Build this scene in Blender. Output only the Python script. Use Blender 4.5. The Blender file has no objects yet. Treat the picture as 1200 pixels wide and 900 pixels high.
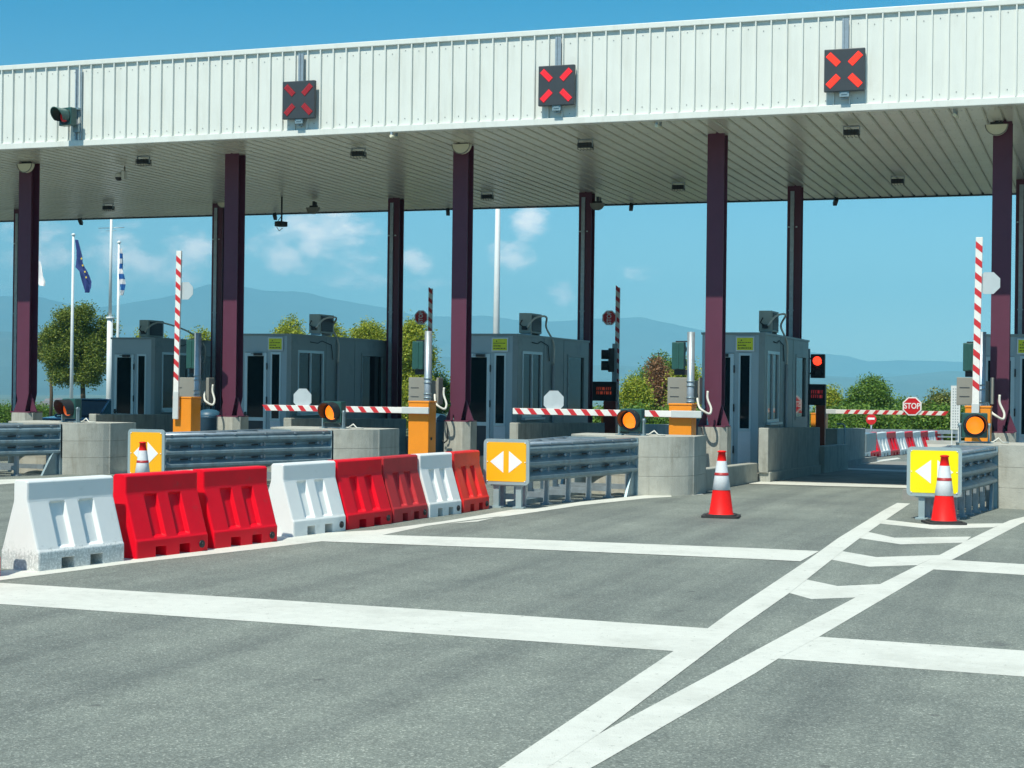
import bpy, bmesh, math, random
from mathutils import Vector, Matrix, noise
random.seed(7)
sc = bpy.context.scene
C = sc.collection
R_ = math.radians

# ---------------------------------------------------------------- camera
F_PX, YAW, PIT, ROL, EYE = 1905.77, 0.347571, 0.00075372, 0.0124926, 1.7
Fv = Vector((-math.sin(YAW)*math.cos(PIT), math.cos(YAW)*math.cos(PIT), math.sin(PIT)))
R0 = Fv.cross(Vector((0, 0, 1))).normalized(); U0 = R0.cross(Fv)
Rv = R0*math.cos(ROL) + U0*math.sin(ROL); Uv = -R0*math.sin(ROL) + U0*math.cos(ROL)
CAM = Vector((0, 0, EYE))
cd = bpy.data.cameras.new('camera'); cam = bpy.data.objects.new('camera', cd); C.objects.link(cam)
cd.sensor_width = 36; cd.lens = F_PX/1200*36; cd.clip_start = 0.1; cd.clip_end = 40000
m = Matrix.Identity(4)
for i in range(3):
    m[i][0] = Rv[i]; m[i][1] = Uv[i]; m[i][2] = -Fv[i]; m[i][3] = CAM[i]
cam.matrix_world = m
sc.camera = cam

# ---------------------------------------------------------------- sun, sky, exposure
SUN_EL = R_(57.6)
SUN_DX, SUN_DY = -0.16, -1.0                       # direction towards the sun, on the ground
w = bpy.data.worlds.new('World'); sc.world = w; w.use_nodes = True
nt = w.node_tree; nt.nodes.clear()
def nd(tree, kind, **kw):
    n = tree.nodes.new(kind)
    for k, v in kw.items(): setattr(n, k, v)
    return n
sky = nd(nt, 'ShaderNodeTexSky', sky_type='NISHITA', sun_disc=False)
sky.sun_elevation = SUN_EL
sky.sun_rotation = math.atan2(SUN_DX, SUN_DY)
sky.air_density = 1.0; sky.dust_density = 0.4; sky.ozone_density = 2.0
bg = nd(nt, 'ShaderNodeBackground'); bg.inputs['Strength'].default_value = 0.125
out = nd(nt, 'ShaderNodeOutputWorld')
tint = nd(nt, 'ShaderNodeMix', data_type='RGBA', blend_type='MULTIPLY'); tint.inputs[0].default_value = 1
nt.links.new(sky.outputs[0], tint.inputs[6])
tcs = nd(nt, 'ShaderNodeTexCoord'); sps = nd(nt, 'ShaderNodeSeparateXYZ'); nt.links.new(tcs.outputs['Generated'], sps.inputs[0])
trp = nd(nt, 'ShaderNodeValToRGB'); nt.links.new(sps.outputs[2], trp.inputs[0])
trp.color_ramp.elements[0].position = 0.03; trp.color_ramp.elements[0].color = (.68, .90, .92, 1)
trp.color_ramp.elements[1].position = 0.24; trp.color_ramp.elements[1].color = (.02, .60, .80, 1)
ez = trp.color_ramp.elements.new(.75); ez.color = (.55, .95, 1.0, 1)
nt.links.new(trp.outputs[0], tint.inputs[7])
# clouds: patches of cumulus low over the hills, by direction in the sky
tc = nd(nt, 'ShaderNodeTexCoord')
nz = nd(nt, 'ShaderNodeTexNoise'); nz.inputs['Scale'].default_value = 30; nz.inputs['Detail'].default_value = 9; nz.inputs['Roughness'].default_value = .6
mp = nd(nt, 'ShaderNodeMapping'); mp.inputs['Scale'].default_value = (1, 1, 1.9)
nt.links.new(tc.outputs['Generated'], mp.inputs[0]); nt.links.new(mp.outputs[0], nz.inputs['Vector'])
def math_node(op, a, b=None, c=None, clamp=False):
    n = nd(nt, 'ShaderNodeMath', operation=op, use_clamp=clamp)
    for i, v in enumerate((a, b, c)):
        if v is None: continue
        if isinstance(v, (int, float)): n.inputs[i].default_value = v
        else: nt.links.new(v, n.inputs[i])
    return n.outputs[0]
def ray(px, py): return Fv + Rv*((px-600)/F_PX) - Uv*((py-450)/F_PX)
total = None
for (px, py, rx, ry, amt) in [(618, 262, 26, 20, 1.0), (600, 300, 30, 30, .62), (384, 285, 60, 40, .78), (335, 300, 50, 40, .66), (488, 306, 22, 17, .85),
                              (745, 315, 30, 14, .66), (180, 335, 70, 22, .66), (215, 290, 60, 26, .66), (150, 300, 50, 40, .6), (20, 300, 60, 50, .6),
                              (655, 345, 22, 16, .6), (420, 330, 120, 14, .5), (-150, 300, 120, 30, .8), (-420, 250, 120, 45, .9), (1500, 330, 130, 26, .7), (1800, 280, 120, 40, .8)]:
    d = ray(px, py).normalized()
    sub = nd(nt, 'ShaderNodeVectorMath', operation='SUBTRACT'); nt.links.new(tc.outputs['Generated'], sub.inputs[0]); sub.inputs[1].default_value = d
    sp = nd(nt, 'ShaderNodeSeparateXYZ'); nt.links.new(sub.outputs[0], sp.inputs[0])
    ax, az = rx/F_PX, ry/F_PX
    hx = math_node('ADD', math_node('MULTIPLY', sp.outputs[0], sp.outputs[0]), math_node('MULTIPLY', sp.outputs[1], sp.outputs[1]))
    hz = math_node('MULTIPLY', sp.outputs[2], sp.outputs[2])
    q = math_node('ADD', math_node('DIVIDE', hx, ax*ax), math_node('DIVIDE', hz, az*az))
    g = math_node('MULTIPLY', math_node('POWER', 2.718, math_node('MULTIPLY', q, -0.8)), amt)
    total = g if total is None else math_node('MAXIMUM', total, g)
cov = math_node('ADD', math_node('MULTIPLY', total, 0.62), math_node('MULTIPLY', math_node('SUBTRACT', nz.outputs[0], 0.5), 1.5))
mr = nd(nt, 'ShaderNodeMapRange'); mr.interpolation_type = 'SMOOTHSTEP'
nt.links.new(math_node('MULTIPLY', cov, math_node('MULTIPLY', total, 3.0, clamp=True)), mr.inputs[0])
mr.inputs[1].default_value = .16; mr.inputs[2].default_value = .66; mr.inputs[4].default_value = .95
cmix = nd(nt, 'ShaderNodeMix', data_type='RGBA')
nt.links.new(mr.outputs[0], cmix.inputs[0]); nt.links.new(tint.outputs[2], cmix.inputs[6]); cmix.inputs[7].default_value = (12.5, 11.0, 10.2, 1)
nt.links.new(cmix.outputs[2], bg.inputs[0]); nt.links.new(bg.outputs[0], out.inputs[0])

sl = bpy.data.lights.new('sun', 'SUN'); so = bpy.data.objects.new('sun', sl); C.objects.link(so)
sl.energy = 4.6; sl.angle = R_(0.5); sl.color = (1.0, .96, .82)
hd = Vector((SUN_DX, SUN_DY)).normalized()
sv = Vector((hd.x*math.cos(SUN_EL), hd.y*math.cos(SUN_EL), math.sin(SUN_EL)))
so.rotation_euler = sv.to_track_quat('Z', 'Y').to_euler(); so.location = (-10, -20, 40)
vs = sc.view_settings; vs.view_transform = 'Standard'; vs.look = 'None'; vs.gamma = 1; vs.use_curve_mapping = False
vs.exposure = 0.40
sc.cycles.max_bounces = 8; sc.cycles.diffuse_bounces = 4; sc.cycles.volume_bounces = 0
sc.cycles.use_denoising = True

# ---------------------------------------------------------------- helpers
def gz(y):                                          # the road falls gently away beyond the island noses
    return -0.018*max(0.0, min(y, 75.0)-25.0)
def at(px, py, Y):                                  # measured photograph pixel -> point at depth Y
    d = ray(px, py); t = Y/d.y
    return CAM + d*t
def atz(px, py, z):
    d = ray(px, py); t = (z-EYE)/d.z
    return CAM + d*t
def gp(px, py):                                     # pixel -> point on the road
    d = ray(px, py); z = 0.0
    for _ in range(30):
        t = (z-EYE)/d.z; z = gz((CAM+d*t).y)
    return CAM + d*t

def M(name, col, rough=.6, metal=0.0, var=.12, scale=6.0, streak=None, bump=0.0, bscale=60.0, dirt=None, dscale=1.2, dth=.58, spec=None, emit=None, estr=0, coat=0):
    mt = bpy.data.materials.new(name); mt.use_nodes = True
    t = mt.node_tree; b = t.nodes['Principled BSDF']
    b.inputs['Roughness'].default_value = rough; b.inputs['Metallic'].default_value = metal
    if spec is not None: b.inputs['Specular IOR Level'].default_value = spec
    if coat: b.inputs['Coat Weight'].default_value = coat; b.inputs['Coat Roughness'].default_value = .08
    tcn = t.nodes.new('ShaderNodeTexCoord')
    n = t.nodes.new('ShaderNodeTexNoise'); n.inputs['Scale'].default_value = scale; n.inputs['Detail'].default_value = 8; n.inputs['Roughness'].default_value = .65
    t.links.new(tcn.outputs['Object'], n.inputs['Vector'])
    r = t.nodes.new('ShaderNodeValToRGB')
    c = Vector(col[:3])
    r.color_ramp.elements[0].position = .3; r.color_ramp.elements[1].position = .7
    r.color_ramp.elements[0].color = (*(c*(1-var)), 1); r.color_ramp.elements[1].color = (*[min(1, v) for v in c*(1+var)], 1)
    t.links.new(n.outputs[0], r.inputs[0]); src = r.outputs[0]
    if dirt:
        n2 = t.nodes.new('ShaderNodeTexNoise'); n2.inputs['Scale'].default_value = dscale; n2.inputs['Detail'].default_value = 10; n2.inputs['Roughness'].default_value = .7
        t.links.new(tcn.outputs['Object'], n2.inputs['Vector'])
        mr_ = t.nodes.new('ShaderNodeMapRange'); mr_.inputs[1].default_value = dth; mr_.inputs[2].default_value = dth+.16; mr_.inputs[4].default_value = .8
        t.links.new(n2.outputs[0], mr_.inputs[0])
        mx = t.nodes.new('ShaderNodeMix'); mx.data_type = 'RGBA'
        t.links.new(mr_.outputs[0], mx.inputs[0]); t.links.new(src, mx.inputs[6]); mx.inputs[7].default_value = (*dirt, 1)
        src = mx.outputs[2]
    if streak:
        q = t.nodes.new('ShaderNodeMapping'); q.inputs['Scale'].default_value = (streak[0], streak[0], streak[1]); t.links.new(tcn.outputs['Object'], q.inputs[0])
        n5 = t.nodes.new('ShaderNodeTexNoise'); n5.inputs['Scale'].default_value = 1; n5.inputs['Detail'].default_value = 6; n5.inputs['Roughness'].default_value = .7; t.links.new(q.outputs[0], n5.inputs['Vector'])
        m5 = t.nodes.new('ShaderNodeMapRange'); m5.inputs[1].default_value = .50; m5.inputs[2].default_value = .72; m5.inputs[4].default_value = streak[2]; t.links.new(n5.outputs[0], m5.inputs[0])
        x5 = t.nodes.new('ShaderNodeMix'); x5.data_type = 'RGBA'; t.links.new(m5.outputs[0], x5.inputs[0]); t.links.new(src, x5.inputs[6]); x5.inputs[7].default_value = (*streak[3], 1)
        src = x5.outputs[2]
    t.links.new(src, b.inputs['Base Color'])
    if bump:
        n3 = t.nodes.new('ShaderNodeTexNoise'); n3.inputs['Scale'].default_value = bscale; n3.inputs['Detail'].default_value = 5
        t.links.new(tcn.outputs['Object'], n3.inputs['Vector'])
        bp = t.nodes.new('ShaderNodeBump'); bp.inputs['Strength'].default_value = bump; bp.inputs['Distance'].default_value = .02
        t.links.new(n3.outputs[0], bp.inputs['Height']); t.links.new(bp.outputs[0], b.inputs['Normal'])
    if emit:
        b.inputs['Emission Color'].default_value = (*emit, 1); b.inputs['Emission Strength'].default_value = estr
    return mt

class MB:
    def __init__(s): s.v = []; s.f = []; s.mi = []; s.sm = []
    def add(s, vs, fs, mi=0, sm=False):
        o = len(s.v); s.v += [tuple(v) for v in vs]
        for f in fs: s.f.append([o+i for i in f]); s.mi.append(mi); s.sm.append(sm)
        return s
    def box(s, x0, x1, y0, y1, z0, z1, mi=0, mat=None):
        vs = [Vector((x, y, z)) for z in (z0, z1) for y in (y0, y1) for x in (x0, x1)]
        if mat: vs = [mat @ v for v in vs]
        return s.add(vs, [(0, 2, 3, 1), (4, 5, 7, 6), (0, 1, 5, 4), (2, 6, 7, 3), (0, 4, 6, 2), (1, 3, 7, 5)], mi)
    def bbox(s, x0, x1, y0, y1, z0, z1, b=.01, mi=0, mat=None):       # box with bevelled edges
        bm = bmesh.new(); bmesh.ops.create_cube(bm, size=1)
        for v in bm.verts: v.co = Vector(((x0+x1)/2+v.co.x*(x1-x0), (y0+y1)/2+v.co.y*(y1-y0), (z0+z1)/2+v.co.z*(z1-z0)))
        bmesh.ops.bevel(bm, geom=bm.edges[:], offset=b, segments=2, profile=.6, affect='EDGES')
        bm.verts.index_update()
        vs = [(mat @ v.co) if mat else v.co.copy() for v in bm.verts]
        s.add(vs, [[v.index for v in f.verts] for f in bm.faces], mi); bm.free(); return s
    def prism(s, poly, axis, a, b, mi=0, caps=True, closed=True, sm=False):
        def mk(p, h):
            return {'x': (h, p[0], p[1]), 'y': (p[0], h, p[1]), 'z': (p[0], p[1], h)}[axis]
        n = len(poly); vs = [mk(p, a) for p in poly]+[mk(p, b) for p in poly]
        fs = [(i, (i+1) % n, n+(i+1) % n, n+i) for i in range(n if closed else n-1)]
        s.add(vs, fs, mi, sm)
        if caps and closed: s.add(vs, [tuple(range(n))[::-1], tuple(range(n, 2*n))], mi)
        return s
    def cyl(s, p0, p1, r0, r1=None, n=16, mi=0, caps=True, sm=True):
        p0, p1 = Vector(p0), Vector(p1); r1 = r0 if r1 is None else r1
        d = (p1-p0).normalized(); a = d.orthogonal().normalized(); b = d.cross(a)
        vs = [p+(a*math.cos(2*math.pi*i/n)+b*math.sin(2*math.pi*i/n))*r for p, r in ((p0, r0), (p1, r1)) for i in range(n)]
        s.add(vs, [(i, (i+1) % n, n+(i+1) % n, n+i) for i in range(n)], mi, sm)
        if caps: s.add(vs, [tuple(range(n))[::-1], tuple(range(n, 2*n))], mi)
        return s
    def tube(s, pts, r, n=8, mi=0):
        pts = [Vector(p) for p in pts]; vs = []; prev = None
        for i, p in enumerate(pts):
            d = (pts[min(i+1, len(pts)-1)]-pts[max(i-1, 0)]).normalized()
            a = prev - d*prev.dot(d) if prev is not None else d.orthogonal()
            a.normalize(); prev = a; b = d.cross(a)
            rr = r[i] if isinstance(r, (list, tuple)) else r
            vs += [p+(a*math.cos(2*math.pi*k/n)+b*math.sin(2*math.pi*k/n))*rr for k in range(n)]
        fs = [(i*n+k, i*n+(k+1) % n, (i+1)*n+(k+1) % n, (i+1)*n+k) for i in range(len(pts)-1) for k in range(n)]
        s.add(vs, fs, mi, True); s.add(vs, [tuple(range(n))[::-1], tuple(range((len(pts)-1)*n, len(pts)*n))], mi); return s
    def lathe(s, prof, n=32, mi=0, c=(0, 0, 0)):
        vs = [(c[0]+r*math.cos(2*math.pi*k/n), c[1]+r*math.sin(2*math.pi*k/n), c[2]+z) for r, z in prof for k in range(n)]
        fs = [(i*n+k, i*n+(k+1) % n, (i+1)*n+(k+1) % n, (i+1)*n+k) for i in range(len(prof)-1) for k in range(n)]
        s.add(vs, fs, mi, True); return s
    def xf(s, mat): s.v = [tuple(mat @ Vector(v)) for v in s.v]; return s
    def map(s, fn): s.v = [tuple(fn(*v)) for v in s.v]; return s
    def mesh(s, name, mats):
        me = bpy.data.meshes.new(name); me.from_pydata(s.v, [], s.f)
        for mt in (mats if isinstance(mats, (list, tuple)) else [mats]): me.materials.append(mt)
        me.polygons.foreach_set('material_index', s.mi); me.polygons.foreach_set('use_smooth', s.sm)
        bm = bmesh.new(); bm.from_mesh(me); bmesh.ops.remove_doubles(bm, verts=bm.verts, dist=1e-5); bmesh.ops.recalc_face_normals(bm, faces=bm.faces); bm.to_mesh(me); bm.free()
        me.update(); return me
def tag(o, label=None, cat=None, group=None, kind=None):
    for k, v in (('label', label), ('category', cat), ('group', group), ('kind', kind)):
        if v: o[k] = v
    return o
def obj(name, mb, mats, parent=None, raw=False):
    me = mb if raw else mb.mesh(name, mats)
    o = bpy.data.objects.new(name, me); C.objects.link(o)
    if parent: o.parent = parent
    return o
def thing(name, label, cat, loc=(0, 0, 0), rz=0, group=None):
    o = bpy.data.objects.new(name, None); C.objects.link(o); o.location = loc; o.rotation_euler = (0, 0, rz)
    o.empty_display_size = .2
    return tag(o, label, cat, group)
KIDS = {}
def dup(root, loc, rz=None, label=None, scale=None):
    def cp(o, par):
        c = o.copy(); C.objects.link(c)
        if par: c.parent = par
        for ch in [x for x in C.objects if x.parent == o]: cp(ch, c)
        return c
    r = cp(root, None); r.location = loc
    if rz is not None: r.rotation_euler = (0, 0, rz)
    if scale: r.scale = (scale,)*3
    if label: r['label'] = label
    return r
def octagon(r, cx=0, cz=0, rot=22.5):
    return [(cx+r*math.cos(R_(rot+45*i)), cz+r*math.sin(R_(rot+45*i))) for i in range(8)]
def text_mesh(txt, size, mat, name, depth=.002, xs=1.0):
    cu = bpy.data.curves.new(name, 'FONT'); cu.body = txt; cu.size = size; cu.align_x = 'CENTER'; cu.align_y = 'CENTER'; cu.extrude = depth; cu.offset = size*.02
    o = bpy.data.objects.new(name, cu); C.objects.link(o); bpy.context.view_layer.update()
    me = bpy.data.meshes.new_from_object(o.evaluated_get(bpy.context.evaluated_depsgraph_get()))
    bpy.data.objects.remove(o)
    for v in me.vertices: v.co.x *= xs
    me.transform(Matrix.Rotation(R_(90), 4, 'X'))
    me.materials.clear(); me.materials.append(mat); return me

# ---------------------------------------------------------------- materials
white_paint = M('white_sheet_paint', (.70, .73, .69), .35, streak=(5.0, .5, .35, (.50, .51, .45)), var=.03, scale=1.5, dirt=(.60, .62, .57), dscale=.8, dth=.62)
soffit_paint = M('soffit_paint', (.62, .62, .53), .24, var=.06, scale=.9, bump=.15, bscale=2.5, dirt=(.50, .50, .42), dscale=.5, dth=.6)
dark_gap = M('dark_gap', (.02, .02, .022), .8)
screw = M('screw_metal', (.25, .25, .24), .4, .6)
purple = M('purple_steel_paint', (.105, .024, .052), .5, var=.08, scale=3, dirt=(.10, .04, .06), dscale=2.5, dth=.66)
galv = M('galvanised_steel', (.36, .42, .46), .42, .55, var=.18, scale=9, dirt=(.25, .29, .31), dscale=3)
galv_rail = M('galvanised_rail', (.25, .345, .385), .45, .45, streak=(9, 1.2, .5, (.20, .19, .17)), var=.2, scale=5, dirt=(.12, .15, .17), dscale=2.5)
concrete = M('concrete', (.36, .37, .33), .88, streak=(7, .8, .7, (.17, .17, .14)), var=.16, scale=3.5, bump=.35, bscale=45, dirt=(.20, .21, .19), dscale=1.6, dth=.55)
concrete_lt = M('pale_concrete', (.42, .42, .37), .88, streak=(6, .7, .6, (.24, .22, .17)), var=.14, scale=4, bump=.3, bscale=50, dirt=(.25, .25, .21), dscale=2.2, dth=.58)
island_c = M('island_concrete', (.27, .27, .25), .9, var=.15, scale=3, bump=.2, dirt=(.16, .16, .15))
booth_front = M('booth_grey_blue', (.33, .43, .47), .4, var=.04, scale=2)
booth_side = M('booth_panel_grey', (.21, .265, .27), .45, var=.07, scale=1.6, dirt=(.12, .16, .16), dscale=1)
alu = M('blue_grey_aluminium', (.50, .62, .66), .35, .25, var=.04)
panel_white = M('white_infill_panel', (.62, .68, .72), .4, var=.04)
rubber = M('black_rubber', (.03, .03, .03), .75, var=.3, scale=20)
black_pl = M('black_plastic', (.018, .02, .024), .5)
dark_pl = M('charcoal_housing', (.035, .045, .055), .5, var=.1)
green_h = M('dark_green_housing', (.02, .085, .075), .42, var=.12, scale=8, coat=.3)
orange = M('orange_powder_coat', (.82, .27, .015), .4, var=.06, scale=4, dirt=(.6, .22, .03), dscale=4, dth=.68)
red_st = M('red_stripe', (.60, .028, .035), .45, var=.1)
white_st = M('white_stripe', (.80, .78, .74), .45, var=.06, scale=12)
grey_pl = M('pale_grey_arm', (.55, .58, .57), .5, var=.06)
ac_grey = M('weathered_grey_casing', (.36, .40, .36), .5, var=.1, scale=5, dirt=(.2, .22, .2), dscale=4)
taupe = M('taupe_cabinet', (.25, .25, .22), .55, var=.06)
plate_back = M('bare_sign_back', (.52, .58, .60), .5, .2, var=.05)
cone_red = M('cone_red', (.82, .012, .010), .5, spec=.2, var=.08, scale=8, dirt=(.45, .05, .04), dscale=9, dth=.62)
cone_white = M('cone_white_sleeve', (.72, .74, .76), .35, var=.06, scale=20, dirt=(.45, .45, .42), dscale=12, dth=.6)
cone_ring = M('cone_dark_red', (.35, .02, .02), .5)
bar_white = M('barrier_white_plastic', (.78, .80, .78), .42, var=.03, scale=4, dirt=(.62, .64, .60), dscale=3.5, dth=.58)
bar_grimy = M('grimy_barrier_white_plastic', (.78, .80, .78), .42, var=.03, scale=4, dirt=(.62, .64, .60), dscale=3.5, dth=.58)
def grime(mt):
    t = mt.node_tree; b = t.nodes['Principled BSDF']; src = b.inputs['Base Color'].links[0].from_socket
    tcn = nd(t, 'ShaderNodeTexCoord'); sp = nd(t, 'ShaderNodeSeparateXYZ'); t.links.new(tcn.outputs['Object'], sp.inputs[0])
    band = nd(t, 'ShaderNodeMapRange'); band.inputs[1].default_value = .30; band.inputs[2].default_value = .12; band.inputs[3].default_value = -.22; band.inputs[4].default_value = .10
    t.links.new(sp.outputs[2], band.inputs[0])
    n = nd(t, 'ShaderNodeTexNoise'); n.inputs['Scale'].default_value = 38; n.inputs['Detail'].default_value = 8; n.inputs['Roughness'].default_value = .75; t.links.new(tcn.outputs['Object'], n.inputs['Vector'])
    ad = nd(t, 'ShaderNodeMath', operation='ADD'); t.links.new(band.outputs[0], ad.inputs[0]); t.links.new(n.outputs[0], ad.inputs[1])
    r = nd(t, 'ShaderNodeMapRange'); r.inputs[1].default_value = .50; r.inputs[2].default_value = .62; r.inputs[4].default_value = .42; t.links.new(ad.outputs[0], r.inputs[0])
    x = nd(t, 'ShaderNodeMix', data_type='RGBA'); t.links.new(r.outputs[0], x.inputs[0]); t.links.new(src, x.inputs[6]); x.inputs[7].default_value = (.10, .13, .13, 1)
    t.links.new(x.outputs[2], b.inputs['Base Color'])
grime(bar_grimy)
bar_red = M('barrier_red_plastic', (.80, .003, .018), .42, spec=.2, var=.08, scale=3, dirt=(.5, .05, .05), dscale=5, dth=.6)
bar_faded = M('barrier_faded_red_plastic', (.50, .018, .026), .6, var=.15, scale=3, dirt=(.45, .09, .08), dscale=3, dth=.60)
bar_orange = M('barrier_orange_red_plastic', (.74, .016, .014), .5, var=.12, scale=3, dirt=(.60, .09, .06), dscale=4, dth=.60)
amber_panel = M('amber_reflective_sheet', (.95, .46, .01), .35, var=.03)
yellow_panel = M('yellow_reflective_sheet', (.97, .80, .0), .35, var=.02)
sign_white = M('white_reflective_sheet', (.86, .87, .88), .35, var=.02)
sign_frame = M('grey_sign_frame', (.36, .46, .48), .45, .3, var=.05)
sign_yellow = M('yellow_notice_sheet', (.62, .66, .02), .4, var=.12, scale=12)
sign_ink = M('black_ink', (.03, .03, .02), .6)
red_sign = M('red_sign_sheet', (.62, .015, .02), .4)
amber_lens = M('lit_amber_lens', (.8, .2, .01), .25, var=.1, emit=(1, .20, .01), estr=1.15)
amber_dim = M('amber_lens', (.55, .12, .02), .25, var=.1, emit=(1, .13, .02), estr=.35)
red_lens = M('lit_red_lens', (.6, .02, .01), .25, emit=(1, .05, .02), estr=1.6)
red_dim = M('red_lens', (.35, .012, .02), .3, emit=(.6, .01, .02), estr=.12)
led_a = M('led_red_bright', (.4, .02, .01), .4, emit=(1, .045, .02), estr=1.5)
led_b = M('led_red', (.4, .02, .03), .4, emit=(1, .03, .05), estr=.75)
led_c = M('led_red_dim', (.3, .02, .03), .4, emit=(1, .08, .10), estr=.16)
led_d = M('led_red_faint', (.2, .02, .02), .4, emit=(1, .15, .05), estr=.16)
lamp_glass = M('lamp_diffuser', (.75, .72, .55), .3, var=.05)
hose_w = M('pale_hose', (.62, .62, .56), .55, var=.08)
cable_g = M('grey_conduit', (.42, .47, .50), .5, .1, var=.05)
blue_bin = M('blue_plastic', (.03, .10, .17), .45, var=.1)
car_blue = M('blue_car_paint', (.02, .09, .17), .25, .2, var=.03, coat=.8)
bark = M('bark', (.10, .075, .05), .9, var=.3, scale=12, bump=.5)
roof_membrane = M('roof_membrane', (.45, .45, .43), .8)
flag_blue = M('blue_flag_cloth', (.02, .045, .19), .8, var=.08)
flag_white = M('white_flag_cloth', (.75, .76, .78), .8, var=.04)
star_gold = M('gold_star', (.8, .6, .05), .7)
flag_greek = M('greek_flag_blue', (.02, .14, .42), .8)
pole_white = M('white_pole_paint', (.68, .72, .72), .45, var=.04)

def glass_mat():
    mt = bpy.data.materials.new('window_glass'); mt.use_nodes = True; t = mt.node_tree; b = t.nodes['Principled BSDF']
    b.inputs['Base Color'].default_value = (.006, .014, .019, 1); b.inputs['Roughness'].default_value = .04; b.inputs['Specular IOR Level'].default_value = .24
    return mt
glass = glass_mat()

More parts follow.
